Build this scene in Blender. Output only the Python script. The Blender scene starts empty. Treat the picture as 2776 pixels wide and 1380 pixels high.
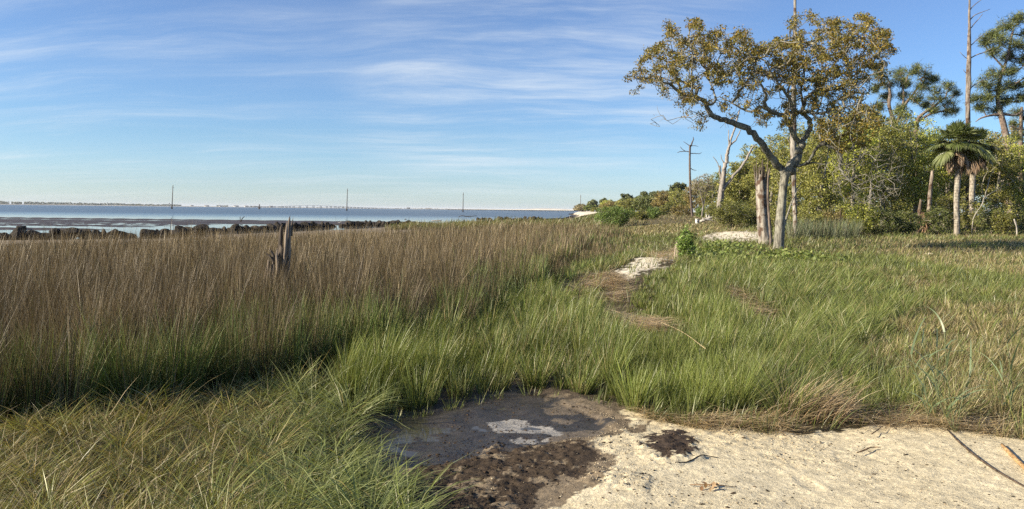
import bpy, math, numpy as np
from mathutils import Matrix, Vector
R = math.radians
S = bpy.context.scene
COL = S.collection

# ------------------------------------------------------------------ camera
PW, PH, FPX = 2776.0, 1380.0, 2005.0        # photo frame and focal length in photo pixels
EYE = np.array([0.0, 0.0, 1.7])
PITCH, ROLL = R(3.45), R(0.67)
FWD = np.array([0, math.cos(PITCH), -math.sin(PITCH)])
_r0 = np.array([1.0, 0, 0]); _u0 = np.array([0, math.sin(PITCH), math.cos(PITCH)])
RGT = _r0 * math.cos(ROLL) + _u0 * math.sin(ROLL)
UPV = _u0 * math.cos(ROLL) - _r0 * math.sin(ROLL)
cam = bpy.data.cameras.new('camera'); camo = bpy.data.objects.new('camera', cam); COL.objects.link(camo)
cam.sensor_width = 36.0; cam.lens = 36.0 * FPX / PW; cam.clip_start = 0.05; cam.clip_end = 60000
M = Matrix([list(v) for v in np.array([RGT, UPV, -FWD]).T]).to_4x4(); M.translation = Vector(EYE)
camo.matrix_world = M
S.camera = camo

# ------------------------------------------------------------------ light
SUN_EL, SUN_ROT = R(25), R(254)             # sun low on the left, a little behind the viewer
sd = Vector((math.cos(SUN_EL) * math.sin(SUN_ROT), math.cos(SUN_EL) * math.cos(SUN_ROT), math.sin(SUN_EL)))
sun = bpy.data.lights.new('sun', 'SUN'); sun.energy = 5.0; sun.angle = R(0.5); sun.color = (1.0, 0.86, 0.66)
suno = bpy.data.objects.new('sun', sun); COL.objects.link(suno)
suno.rotation_euler = (-sd).to_track_quat('-Z', 'Y').to_euler(); suno.location = (-30, -10, 30)

class NT:
    """small node-tree helper"""
    def __init__(s, tree): s.t = tree; s.n = tree.nodes; s.l = tree.links
    def new(s, typ, ins=None, **props):
        nd = s.n.new(typ)
        for k, v in props.items(): setattr(nd, k, v)
        for k, v in (ins or {}).items():
            if isinstance(v, tuple) and len(v) == 2 and hasattr(v[0], 'outputs'): s.l.new(v[0].outputs[v[1]], nd.inputs[k])
            elif hasattr(v, 'outputs'): s.l.new(v.outputs[0], nd.inputs[k])
            else: nd.inputs[k].default_value = (*v, 1) if isinstance(v, tuple) and nd.inputs[k].type == 'RGBA' else v
        return nd
    def math(s, op, a, b=0.0, clamp=False):
        return s.new('ShaderNodeMath', {0: a, 1: b}, operation=op, use_clamp=clamp)
    def ramp(s, f, lo, hi, a=0.0, b=1.0, smooth=True):
        return s.new('ShaderNodeMapRange', {0: f, 1: lo, 2: hi, 3: a, 4: b}, interpolation_type='SMOOTHSTEP' if smooth else 'LINEAR')
    def mix(s, f, a, b, blend='MIX'):
        nd = s.n.new('ShaderNodeMixRGB'); nd.blend_type = blend
        for i, v in enumerate((f, a, b)):
            if isinstance(v, tuple) and len(v) == 2 and hasattr(v[0], 'outputs'): s.l.new(v[0].outputs[v[1]], nd.inputs[i])
            elif hasattr(v, 'outputs'): s.l.new(v.outputs[0], nd.inputs[i])
            else: nd.inputs[i].default_value = v if i == 0 else (*v[:3], 1)
        return nd
    def noise(s, vec, scale, detail=4, rough=0.55, dist=0.0):
        return s.new('ShaderNodeTexNoise', {'Vector': vec, 'Scale': scale, 'Detail': detail, 'Roughness': rough, 'Distortion': dist})

world = bpy.data.worlds.new('World'); S.world = world; world.use_nodes = True
w = NT(world.node_tree)
bg = w.n['Background']; bg.inputs[1].default_value = 0.076
sky = w.new('ShaderNodeTexSky', sky_type='NISHITA', sun_disc=False, sun_elevation=SUN_EL, sun_rotation=SUN_ROT,
            altitude=0.0, air_density=1.0, dust_density=0.6, ozone_density=2.5)
tc = w.new('ShaderNodeTexCoord')
sp = w.new('ShaderNodeSeparateXYZ', {0: (tc, 'Generated')})
zz = w.math('ADD', w.math('MAXIMUM', (sp, 2), 0.0), 0.13)
cu = w.math('DIVIDE', (sp, 0), zz); cv = w.math('DIVIDE', (sp, 1), zz)
plane = w.new('ShaderNodeCombineXYZ', {0: cu, 1: cv})

def pix_dir(px, py):
    d = FWD * FPX + RGT * (px - PW / 2) + UPV * (PH / 2 - py); return d / np.linalg.norm(d)
def cirrus(rot, sx, sy, lo, hi, seed, rough=0.62, warp=0.5):
    wn = w.noise(plane, 0.55, 3, 0.5)
    wv = w.new('ShaderNodeVectorMath', {0: w.new('ShaderNodeVectorMath', {0: (wn, 'Color'), 1: (0.5, 0.5, 0.5)}, operation='SUBTRACT'), 1: (warp, warp, 0)}, operation='MULTIPLY')
    pv = w.new('ShaderNodeVectorMath', {0: plane, 1: wv}, operation='ADD')
    mp = w.new('ShaderNodeMapping', {'Vector': pv, 'Location': (seed, seed * 0.7, 0), 'Rotation': (0, 0, rot), 'Scale': (sx, sy, 1)})
    return w.ramp(w.noise(mp, 1.0, 9, rough), lo, hi)
def patch(spots):
    acc = None
    for px, py, deg_in, deg_out, amt in spots:
        d = pix_dir(px, py)
        dt = w.new('ShaderNodeVectorMath', {0: (tc, 'Generated'), 1: tuple(d)}, operation='DOT_PRODUCT')
        m = w.ramp((dt, 'Value'), math.cos(R(deg_out)), math.cos(R(deg_in)), 0, amt)
        acc = m if acc is None else w.math('MAXIMUM', acc, m)
    return acc
c1 = w.math('MULTIPLY', cirrus(R(70), 0.55, 2.4, 0.38, 0.80, 3.1, .66, .7), patch([(1560, 60, 2, 15, 1.0), (1300, 210, 2, 12, 0.85), (1750, 30, 1, 8, .9)]))
c2 = w.math('MULTIPLY', cirrus(R(-9), 0.55, 2.6, 0.43, 0.82, 7.7, .66, 1.0), patch([(150, 200, 3, 13, 0.8), (560, 170, 2, 12, 0.75), (900, 280, 3, 12, 0.6), (950, 60, 2, 9, 0.55)]))
c3 = w.math('MULTIPLY', cirrus(R(4), 0.34, 2.4, 0.44, 0.88, 12.3, .64, 0.8), patch([(1100, 300, 6, 24, 0.45), (200, 380, 6, 24, 0.25)]))
c1 = w.math('MULTIPLY', c1, 1.5)
cl = w.math('ADD', w.math('ADD', c1, c2), c3, clamp=True)
cl = w.math('MULTIPLY', cl, 0.58)
grad = w.n.new('ShaderNodeValToRGB'); w.l.new(w.ramp((sp, 2), 0.0, 0.30, 0, 1, False).outputs[0], grad.inputs[0])
for i, (ps, c) in enumerate([(0.0, (.93, 1.17, 1.52)), (.10, (.72, .93, 1.26)), (.30, (.56, .79, 1.07)), (1.0, (.50, .68, .97))]):
    e = grad.color_ramp.elements[i] if i < 2 else grad.color_ramp.elements.new(ps)
    e.position = ps; e.color = (*[v / 1.6 for v in c], 1)
tint = w.mix(1.0, w.mix(1.0, sky, grad, 'MULTIPLY'), (1.6, 1.6, 1.6), 'MULTIPLY')
tint = w.mix(0.07, tint, (5.6, 6.2, 6.4))
skyc = w.mix(cl, tint, (5.6, 6.0, 6.3))
w.l.new(skyc.outputs[0], bg.inputs[0])

S.view_settings.view_transform = 'Standard'; S.view_settings.look = 'None'
S.view_settings.exposure = 1.05; S.view_settings.gamma = 1.0
cy = S.cycles
cy.max_bounces = 5; cy.diffuse_bounces = 3; cy.glossy_bounces = 2; cy.transmission_bounces = 3; cy.transparent_max_bounces = 4; cy.volume_bounces = 0
cy.use_adaptive_sampling = True; cy.adaptive_threshold = 0.008; cy.use_denoising = False
cy.sample_clamp_indirect = 4.0; cy.caustics_reflective = False; cy.caustics_refractive = False

# ------------------------------------------------------------------ numeric helpers
rng = np.random.default_rng(11)
def lerp(a, b, t): return a + (b - a) * t
def sstep(a, b, x):
    t = np.clip((np.asarray(x, float) - a) / (b - a), 0, 1); return t * t * (3 - 2 * t)
def _hash(ix, iy, s):
    h = (ix.astype(np.int64) * 374761393 + iy.astype(np.int64) * 668265263 + s * 2147483647) & 0xffffffff
    h = ((h ^ (h >> 13)) * 1274126177) & 0xffffffff
    return ((h ^ (h >> 16)) & 0xffff) / 65535.0
def vnoise(x, y, s=0):
    x = np.asarray(x, float); y = np.asarray(y, float)
    ix = np.floor(x); iy = np.floor(y); fx = x - ix; fy = y - iy
    fx = fx * fx * (3 - 2 * fx); fy = fy * fy * (3 - 2 * fy)
    a = _hash(ix, iy, s); b = _hash(ix + 1, iy, s); c = _hash(ix, iy + 1, s); d = _hash(ix + 1, iy + 1, s)
    return lerp(lerp(a, b, fx), lerp(c, d, fx), fy)
def fbm(x, y, s=0, o=4, g=0.5):
    t = 0; a = 1.0; n = 0
    for i in range(o): t = t + a * vnoise(x * 2 ** i + 17.3 * i, y * 2 ** i - 9.1 * i, s + i); n += a; a *= g
    return t / n
def inpoly(x, y, poly):
    x = np.asarray(x, float); y = np.asarray(y, float); r = np.zeros(x.shape, bool)
    p = np.array(poly, float); q = np.roll(p, -1, 0)
    for (x0, y0), (x1, y1) in zip(p, q):
        if y0 == y1: continue
        r ^= ((y0 > y) != (y1 > y)) & (x < (x1 - x0) * (y - y0) / (y1 - y0) + x0)
    return r
def soft(px, py, poly, w=16):
    m = 0.0
    for i in range(8):
        a = i * 2.4; q = w * (.35 + .65 * ((i * 5) % 8) / 8); m = m + inpoly(px + q * math.cos(a), py + .6 * q * math.sin(a), poly)
    return m / 8.0
def proj(X, Y, Z):
    dx = np.asarray(X) - EYE[0]; dy = np.asarray(Y) - EYE[1]; dz = np.asarray(Z) - EYE[2]
    f = np.maximum(dx * FWD[0] + dy * FWD[1] + dz * FWD[2], 1e-3)
    r = dx * RGT[0] + dy * RGT[1] + dz * RGT[2]; u = dx * UPV[0] + dy * UPV[1] + dz * UPV[2]
    return PW / 2 + FPX * r / f, PH / 2 - FPX * u / f

# ------------------------------------------------------------------ the lie of the land (metres; water at WZ)
WZ = -0.30
SHORE = np.array([(-75, 12), (-45, 25), (-27, 38), (-20.6, 44), (-13.5, 67), (-11.6, 79), (-7, 116), (5.5, 140), (18, 200), (28, 300), (36, 430), (52, 560), (120, 600), (900, 640)], float)
def shore_d(X, Y):
    """signed distance to the shoreline, positive on land"""
    X = np.asarray(X, float); Y = np.asarray(Y, float); best = np.full(X.shape, 1e9); sg = np.ones(X.shape)
    for (ax, ay), (bx, by) in zip(SHORE[:-1], SHORE[1:]):
        vx, vy = bx - ax, by - ay; L = vx * vx + vy * vy
        t = np.clip(((X - ax) * vx + (Y - ay) * vy) / L, 0, 1)
        dx = X - ax - t * vx; dy = Y - ay - t * vy; d = np.hypot(dx, dy)
        side = np.where(vx * (Y - ay) - vy * (X - ax) < 0, 1.0, -1.0)
        m = d < best; best = np.where(m, d, best); sg = np.where(m, side, sg)
    return best * sg
MUD = [(960, 1140), (1110, 1095), (1240, 1080), (1320, 1052), (1440, 1040), (1520, 1075), (1590, 1100), (1650, 1135), (1640, 1160), (1580, 1175), (1480, 1195), (1340, 1212), (1240, 1250), (1130, 1275), (960, 1230)]
DARK1 = [(1130, 1262), (1240, 1235), (1340, 1195), (1480, 1170), (1580, 1195), (1625, 1245), (1590, 1290), (1480, 1325), (1390, 1420), (1180, 1480), (1100, 1330)]
DARK2 = [(1735, 1205), (1800, 1180), (1880, 1190), (1900, 1220), (1860, 1245), (1790, 1255), (1740, 1235)]
DARK3 = [(1600, 1310), (1700, 1280), (1790, 1290), (1760, 1340), (1660, 1350)]
SAND = [(1180, 1600), (1120, 1262), (1240, 1250), (1400, 1060), (1520, 1058), (1660, 1090), (1760, 1135), (1900, 1162), (2150, 1172), (2400, 1150), (2500, 1148), (2590, 1168), (2776, 1190), (3000, 1230), (3400, 1600)]
PATH1 = [(1665, 772), (1695, 738), (1755, 712), (1832, 690), (1862, 702), (1810, 730), (1750, 755), (1700, 778)]
TRAIL = [(1620, 830), (1660, 760), (1695, 735), (1755, 708), (1832, 688), (1870, 700), (1830, 735), (1770, 765), (1720, 800), (1690, 850), (1640, 850)]
PATH1B = [(1700, 772), (1760, 750), (1830, 735), (1810, 748), (1740, 765)]
PATH2 = [(1880, 646), (1930, 636), (2000, 628), (2070, 626), (2080, 650), (1980, 654), (1900, 652)]
WRACK1 = [(1570, 760), (1640, 745), (1700, 755), (1705, 790), (1690, 830), (1640, 815), (1580, 795)]
WRACK2 = [(1655, 855), (1700, 868), (1790, 885), (1805, 915), (1730, 910), (1670, 880)]
WRACK3 = [(1750, 700), (1840, 680), (1880, 690), (1830, 715), (1790, 716)]
WRACK4 = [(1960, 790), (2010, 800), (2100, 870), (2080, 885), (1990, 830)]
EDGE = [(1880, 1140), (2150, 1142), (2400, 1118), (2600, 1130), (2776, 1155), (2900, 1170), (2900, 1215), (2600, 1176), (2400, 1160), (2150, 1180), (1900, 1170)]
def base_h(X, Y):
    s = shore_d(X, Y); Xl = 3 + 0.07 * np.asarray(Y)
    land = np.clip(0.010 * np.asarray(X) + 0.008 * np.asarray(Y) - 0.15, 0, 1.4) * sstep(-2, 9, np.asarray(X) - Xl)
    z = land + lerp(-0.16, 0.0, sstep(0, 9, s))
    z = np.where(s < 0, -0.16 - 0.10 * np.clip(-s, 0, 5), z)
    return z
_z0 = lambda X, Y: proj(X, Y, np.zeros(np.shape(X)))
def ground_h(X, Y, fine=True):
    X = np.asarray(X, float); Y = np.asarray(Y, float)
    z = base_h(X, Y)
    s = shore_d(X, Y)
    for gx, gy, ga in ((4.2, 22.5, .28), (3.0, 18.0, .18), (14, 46, .12)): z = z + ga * np.exp(-((X - gx) / 1.5) ** 2 - ((Y - gy) / 2.6) ** 2)
    z = z + np.where(s > 0, 0.10 * (fbm(X / 4, Y / 4, 3, 3) - 0.5) * sstep(7, 14, Y) * sstep(0, 6, s), 0)
    # tidal mud bars out in the bay
    n = fbm(X / 16, Y / 2.6, 21, 4); n2 = fbm(X / 30, Y / 1.4, 31, 3)
    fade = 1 - sstep(-14, 6, X + 0.1 * (Y - 90))
    e = 2.2 * (fbm(X / 55 + 3, Y / 30, 33, 5, .62) - .5)
    pools = fbm(X / 6, Y / .8, 35, 5, .6); up = 95.5 + 8 * sstep(-46, -26, X)
    bar = sstep(86, 88.5, Y + e) * (1 - sstep(-.6, .6, Y - up + e)) * .32 * fade + np.exp(-((Y - 106 + .3 * e) / 1.6) ** 2) * 0.36 * fade
    bar = np.maximum(bar, sstep(66, 69, Y + e) * (1 - sstep(88, 90, Y)) * (1 - sstep(-36, -22, X)) * (.228 + .24 * (pools - .5)))
    bar = np.maximum(bar, np.exp(-((Y - 60.0 + .3 * e) / 1.5) ** 2) * 0.34 * (1 - sstep(-36, -27, X)))
    bar = np.maximum(bar, np.exp(-((Y - 98 - 0.35 * X) / 1.2) ** 2) * 0.26 * sstep(-14, -2, X) * (1 - sstep(6, 14, X)))
    sea = np.where((s < -3) & (Y < 180), -0.52 + bar + 0.03 * (n - 0.5), -9.0)
    z = np.where(s < 0, np.maximum(z, sea), z)
    z = np.where(s < -150, np.minimum(z, -0.9), z)
    if fine:
        px, py = _z0(X + 0.25 * (fbm(X * 2.2, Y * 2.2, 5, 3) - .5), Y + 0.5 * (fbm(X * 2.2, Y * 2.2, 6, 3) - .5))
        near = (Y < 12) & (Y > 1)
        mud = np.where(near, soft(px, py, MUD, 26), 0.)
        dark = np.where(near, np.maximum(soft(px, py, DARK1), np.maximum(soft(px, py, DARK2), soft(px, py, DARK3))), 0.)
        sand = (inpoly(px, py, SAND) & near).astype(float)
        f1 = fbm(X * 7, Y * 7, 41, 4, 0.6)
        z = z - 0.045 * mud + mud * 0.085 * (fbm(X * 2.3, Y * 3.2, 43, 5, 0.6) - 0.47)
        z = z + dark * (0.05 * fbm(X * 22, Y * 22, 42, 4, .65) - .012) * (1 - mud)
        for fx, fy, fr in ((2.95, 5.75, -.2), (1.9, 4.6, .1), (3.7, 5.0, .9)):
            u = (X - fx) * math.cos(fr) + (Y - fy) * math.sin(fr); v = -(X - fx) * math.sin(fr) + (Y - fy) * math.cos(fr); q = (u / .055) ** 2 + (v / .13) ** 2
            z = z - sand * (1 - mud) * (.009 * np.exp(-q ** 2 * .7) - .005 * np.exp(-((q - 2.0) / .8) ** 2))
        lump = sstep(4.6, 5.8, Y + 1.2 * (fbm(X * 1.5, Y * 1.5, 44) - .5)) * (1 - sstep(1.6, 3.0, X))
        z = z + sand * (1 - mud) * ((0.010 + 0.020 * lump) * (fbm(X * 16, Y * 16, 47, 4, 0.65) - .5) * 1.4 + 0.05 * (fbm(X * 1.3, Y * 1.3, 48, 2) - .5))
    return z
def ground_at(px, py):
    """world point where the line of sight through a photo pixel meets the ground"""
    d = FWD * FPX + RGT * (px - PW / 2) + UPV * (PH / 2 - py)
    z = 0.0
    for _ in range(24):
        t = (z - EYE[2]) / d[2]
        if t <= 0 or t * d[1] > 900: t = 600 / d[1]
        z = 0.5 * z + 0.5 * float(ground_h(np.array(d[0] * t), np.array(d[1] * t), False))
    p = EYE + d * t; p[2] = float(ground_h(np.array(p[0]), np.array(p[1]), False)); return p
def at(px, py, Y):
    d = FWD * FPX + RGT * (px - PW / 2) + UPV * (PH / 2 - py); t = (Y - EYE[1]) / d[1]; return EYE + d * t
def foot(px, Y):
    p = at(px, 600, Y); p[2] = float(ground_h(np.array(p[0]), np.array(p[1]), False)); return p

# ------------------------------------------------------------------ mesh building
class MB:
    def __init__(s): s.v = []; s.f = []; s.c = []; s.n = 0
    def add(s, v, f, c):
        v = np.asarray(v, float).reshape(-1, 3); f = np.asarray(f, int).reshape(-1, 3)
        c = np.asarray(c, float)
        if c.ndim == 1: c = np.tile(c, (len(v), 1))
        s.v.append(v); s.f.append(f + s.n); s.c.append(c); s.n += len(v)
    def build(s, name, mat, parent=None, origin=(0, 0, 0), smooth=False):
        v = np.concatenate(s.v) - np.asarray(origin, float); f = np.concatenate(s.f); c = np.concatenate(s.c)
        me = bpy.data.meshes.new(name); me.vertices.add(len(v)); me.vertices.foreach_set('co', v.astype(np.float32).ravel())
        me.loops.add(len(f) * 3); me.loops.foreach_set('vertex_index', f.astype(np.int32).ravel())
        me.polygons.add(len(f)); me.polygons.foreach_set('loop_start', np.arange(0, len(f) * 3, 3, dtype=np.int32))
        me.polygons.foreach_set('loop_total', np.full(len(f), 3, np.int32))
        if smooth: me.polygons.foreach_set('use_smooth', np.ones(len(f), bool))
        at_ = me.color_attributes.new('Col', 'FLOAT_COLOR', 'POINT')
        at_.data.foreach_set('color', np.concatenate([c, np.ones((len(c), 1))], 1).astype(np.float32).ravel())
        me.update(calc_edges=True); me.materials.append(mat)
        o = bpy.data.objects.new(name, me); COL.objects.link(o)
        if parent is None: o.location = origin
        else: o.parent = parent
        return o
def tag(o, label=None, cat=None, group=None, kind=None):
    if label: o['label'] = label
    if cat: o['category'] = cat
    if group: o['group'] = group
    if kind: o['kind'] = kind
    return o
def thing(name, label, cat, loc, group=None):
    o = bpy.data.objects.new(name, None); o.empty_display_size = 0.2; COL.objects.link(o); o.location = tuple(loc)
    return tag(o, label, cat, group)

def tube(mb, path, rad, m=8, col=(.3, .3, .3), rough=0.0, seed=0, cap=True, jag=0.0):
    P = np.asarray(path, float); n = len(P); r = np.broadcast_to(np.asarray(rad, float), (n,))
    T = np.gradient(P, axis=0); T /= np.linalg.norm(T, axis=1)[:, None] + 1e-9
    ref = np.array([0, 1.0, 0.17]) if abs(T[0][1]) < 0.8 else np.array([1.0, 0, 0.1])
    a = np.cross(T[0], ref); a /= np.linalg.norm(a); A = []
    for i in range(n):
        a = a - T[i] * (a @ T[i]); a /= np.linalg.norm(a) + 1e-9; A.append(a.copy())
    A = np.array(A); B = np.cross(T, A)
    th = np.arange(m) * 2 * np.pi / m
    L = np.concatenate([[0], np.cumsum(np.linalg.norm(np.diff(P, axis=0), axis=1))])
    rr = r[:, None] * np.ones((1, m))
    if rough:
        rr = rr * (1 + rough * (2 * fbm(np.cos(th)[None] * 1.7 + 5 + 0 * L[:, None], np.sin(th)[None] * 1.7 + L[:, None] / (r.max() * 5 + 1e-6), seed, 3) - 1))
    V = P[:, None] + rr[:, :, None] * (np.cos(th)[None, :, None] * A[:, None] + np.sin(th)[None, :, None] * B[:, None])
    if jag:
        rs = np.random.default_rng(seed + 5); V[-1] += T[-1] * (jag * rs.uniform(-1, 1, m))[:, None]; V[-2] += T[-1] * (jag * .3 * rs.uniform(-1, 1, m))[:, None]
    V = V.reshape(-1, 3)
    i = np.arange(n - 1)[:, None] * m; j = np.arange(m)[None]; k = (j + 1) % m
    q = np.stack([i + j, i + k, i + m + k, i + j, i + m + k, i + m + j], -1).reshape(-1, 3)
    F = [q]
    if cap:
        V = np.concatenate([V, [P[-1] - (T[-1] * jag * 1.5 if jag else 0)], [P[0]]])
        e = (n - 1) * m
        F.append(np.stack([e + np.arange(m), e + (np.arange(m) + 1) % m, np.full(m, n * m)], -1))
        F.append(np.stack([(np.arange(m) + 1) % m, np.arange(m), np.full(m, n * m + 1)], -1))
    mb.add(V, np.concatenate(F), col)
def spline(pts, k=4):
    P = np.asarray(pts, float); n = len(P)
    if n < 3: return np.array([lerp(P[0], P[-1], t) for t in np.linspace(0, 1, k + 1)])
    out = []
    E = np.concatenate([[2 * P[0] - P[1]], P, [2 * P[-1] - P[-2]]])
    for i in range(n - 1):
        a, b, c, d = E[i:i + 4]
        for t in np.arange(k) / k:
            out.append(0.5 * (2 * b + (c - a) * t + (2 * a - 5 * b + 4 * c - d) * t * t + (3 * b - a - 3 * c + d) * t ** 3))
    out.append(P[-1]); return np.array(out)

def rand_dirs(r, n):
    v = r.normal(size=(n, 3)); return v / np.linalg.norm(v, axis=1)[:, None]
def leaves(mb, C, size, cols, r, aspect=0.5, up=0.3):
    """one folded leaf at each centre"""
    n = len(C); a = rand_dirs(r, n); nrm = rand_dirs(r, n); nrm[:, 2] += up
    b = np.cross(nrm, a); b /= np.linalg.norm(b, axis=1)[:, None] + 1e-9
    nn = np.cross(a, b); L = (size * r.uniform(0.6, 1.3, n))[:, None]
    v = np.stack([C - a * L * .5, C + b * L * aspect * .5 + nn * L * .10, C + a * L * .5, C - b * L * aspect * .5 + nn * L * .10], 1)
    f = np.arange(n)[:, None] * 4 + np.array([[0, 1, 2, 0, 2, 3]])
    mb.add(v.reshape(-1, 3), f.reshape(-1, 3), np.repeat(cols, 4, 0))
def palette(r, n, cols, wts=None, var=0.25):
    cols = np.asarray(cols, float); p = None if wts is None else np.asarray(wts, float) / np.sum(wts)
    c = cols[r.choice(len(cols), n, p=p)]; return c * np.exp(r.normal(0, var, (n, 1)))

# ------------------------------------------------------------------ materials
def new_mat(name):
    m = bpy.data.materials.new(name); m.use_nodes = True; t = NT(m.node_tree); t.n.clear(); return m, t
def foliage_mat(name, trans=0.35, rough=0.5, spec=0.35, tint=(1.15, 1.1, 0.55)):
    m, t = new_mat(name)
    at_ = t.new('ShaderNodeAttribute', attribute_name='Col')
    p = t.new('ShaderNodeBsdfPrincipled', {'Base Color': (at_, 'Color'), 'Roughness': rough, 'Specular IOR Level': spec})
    tr = t.new('ShaderNodeBsdfTranslucent', {0: t.mix(1.0, (at_, 'Color'), tint, 'MULTIPLY')})
    mx = t.new('ShaderNodeMixShader', {0: trans, 1: p, 2: tr}); t.new('ShaderNodeOutputMaterial', {0: mx}); return m
def bark_mat(name, scale=14, stretch=0.22, bump=0.6, blotch=None, amt=0.5):
    m, t = new_mat(name)
    at_ = t.new('ShaderNodeAttribute', attribute_name='Col'); tc = t.new('ShaderNodeTexCoord')
    mp = t.new('ShaderNodeMapping', {'Vector': (tc, 'Object'), 'Scale': (1, 1, stretch)})
    n1 = t.noise(mp, scale, 6, 0.65, 0.4); n2 = t.noise((tc, 'Object'), 2.6, 4, 0.6)
    f = t.ramp(n1, 0.32, 0.68, 0.35, 1.35)
    c = t.mix(1.0, (at_, 'Color'), t.new('ShaderNodeCombineXYZ', {0: f, 1: f, 2: f}), 'MULTIPLY')
    if blotch: c = t.mix(t.ramp(n2, 0.5, 0.62, 0, amt), c, blotch)
    b = t.new('ShaderNodeBump', {'Height': n1, 'Strength': bump, 'Distance': 0.03})
    p = t.new('ShaderNodeBsdfPrincipled', {'Base Color': c, 'Roughness': 0.9, 'Specular IOR Level': 0.15, 'Normal': b})
    t.new('ShaderNodeOutputMaterial', {0: p}); return m
M_GRASS = foliage_mat('grass_blades', 0.30, 0.42, 0.45)
M_DRY = foliage_mat('dry_grass', 0.22, 0.5, 0.4, (1.1, 1.0, .75))
M_LEAF = foliage_mat('leaves', 0.32, 0.5, 0.35)
M_NEEDLE = foliage_mat('pine_needles', 0.15, 0.5, 0.35)
M_PALM = foliage_mat('palm_fronds', 0.2, 0.35, 0.5)
M_BARK = bark_mat('bark', 16, 0.25, 0.7, (0.34, 0.34, 0.28), 0.45)
M_DEAD = bark_mat('dead_wood', 22, 0.12, 0.8)
M_SNAG = bark_mat('snag_bark', 11, 0.14, 1.0, (0.085, 0.052, 0.035), 0.95)

def m_ground():
    m, t = new_mat('ground_soil'); at_ = t.new('ShaderNodeAttribute', attribute_name='Col'); geo = t.new('ShaderNodeNewGeometry')
    pos = (geo, 'Position')
    n1 = t.noise(pos, 45, 6, 0.7); n2 = t.noise(pos, 9, 5, 0.65); n3 = t.noise(pos, 190, 3, 0.7)
    f = t.math('MULTIPLY', t.ramp(n1, 0.3, 0.7, 0.72, 1.22), t.ramp(n2, 0.3, 0.7, 0.8, 1.15))
    c = t.mix(1.0, (at_, 'Color'), t.new('ShaderNodeCombineXYZ', {0: f, 1: f, 2: f}), 'MULTIPLY')
    mp = t.new('ShaderNodeMapping', {'Vector': pos, 'Scale': (1, 1.0, 1), 'Rotation': (0, 0, 0.5)})
    sc = t.noise(mp, 62, 4, 0.75, 1.2); sc2 = t.noise(pos, 2.2, 3, 0.6)
    deb = t.ramp(t.math('ADD', sc, t.math('MULTIPLY', sc2, 0.22)), 0.735, 0.80, 0, 0.75)
    c = t.mix(deb, c, (0.075, 0.055, 0.038))
    at2 = t.new('ShaderNodeAttribute', attribute_name='Wet')
    rough = t.ramp((at2, 'Fac'), 0, 1, 0.92, 0.28)
    h = t.math('ADD', t.math('MULTIPLY', n1, 0.6), t.math('ADD', n2, t.math('MULTIPLY', n3, 0.25)))
    b = t.new('ShaderNodeBump', {'Height': h, 'Strength': 0.75, 'Distance': 0.02})
    p = t.new('ShaderNodeBsdfPrincipled', {'Base Color': c, 'Roughness': rough, 'Specular IOR Level': t.ramp((at2, 'Fac'), 0, 1, 0.15, 0.5), 'Normal': b})
    t.new('ShaderNodeOutputMaterial', {0: p}); return m
def m_water(name, ripple, base=(0.05, 0.058, 0.062)):
    m, t = new_mat(name); geo = t.new('ShaderNodeNewGeometry'); pos = (geo, 'Position')
    mp = t.new('ShaderNodeMapping', {'Vector': pos, 'Scale': (0.55, 1, 1)})
    n1 = t.noise(mp, 1.3, 4, 0.6); n2 = t.noise(mp, 0.05, 3, 0.6)
    if ripple:
        y = t.new('ShaderNodeSeparateXYZ', {0: pos})
        yy = t.math('ADD', (y, 1), t.math('ADD', t.math('MULTIPLY', (y, 0), -0.10), t.math('MULTIPLY', t.math('SUBTRACT', n2, 0.5), 40)))
        amp = t.math('MULTIPLY', t.ramp(yy, 100, 185, 0.012, 1.0), t.ramp(t.noise(t.new('ShaderNodeMapping', {'Vector': pos, 'Scale': (0.10, 1, 1)}), 0.022, 3, 0.6), 0.35, 0.55, 0.45, 1.0))
        b = t.new('ShaderNodeBump', {'Height': n1, 'Strength': amp, 'Distance': 0.16})
        b.inputs['Strength'].default_value = 1
    else:
        b = t.new('ShaderNodeBump', {'Height': n1, 'Strength': 0.05, 'Distance': 0.02})
    p = t.new('ShaderNodeBsdfPrincipled', {'Base Color': base, 'Roughness': t.ramp(yy, 112, 240, .05, .27) if ripple else .05, 'IOR': 1.333, 'Specular IOR Level': 0.5, 'Normal': b})
    t.new('ShaderNodeOutputMaterial', {0: p}); return m
def m_plain(name, rough=0.8, scale=6, lo=0.75, hi=1.2, bump=0.2):
    m, t = new_mat(name); at_ = t.new('ShaderNodeAttribute', attribute_name='Col'); tc = t.new('ShaderNodeTexCoord')
    n = t.noise((tc, 'Object'), scale, 5, 0.6); f = t.ramp(n, 0.3, 0.7, lo, hi)
    c = t.mix(1.0, (at_, 'Color'), t.new('ShaderNodeCombineXYZ', {0: f, 1: f, 2: f}), 'MULTIPLY')
    b = t.new('ShaderNodeBump', {'Height': n, 'Strength': bump, 'Distance': 0.05})
    p = t.new('ShaderNodeBsdfPrincipled', {'Base Color': c, 'Roughness': rough, 'Specular IOR Level': 0.2, 'Normal': b})
    t.new('ShaderNodeOutputMaterial', {0: p}); return m
M_GROUND = m_ground(); M_WATER = m_water('bay_water', True); M_PUDDLE = m_water('puddle_water', False, (0.05, 0.045, 0.035))
M_ROCK = m_plain('rock', 0.9, 5, 0.55, 1.5, 0.8); M_PLAIN = m_plain('painted_or_concrete', 0.8); M_FAR = m_plain('distant_land', 0.9, 0.02)

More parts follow.
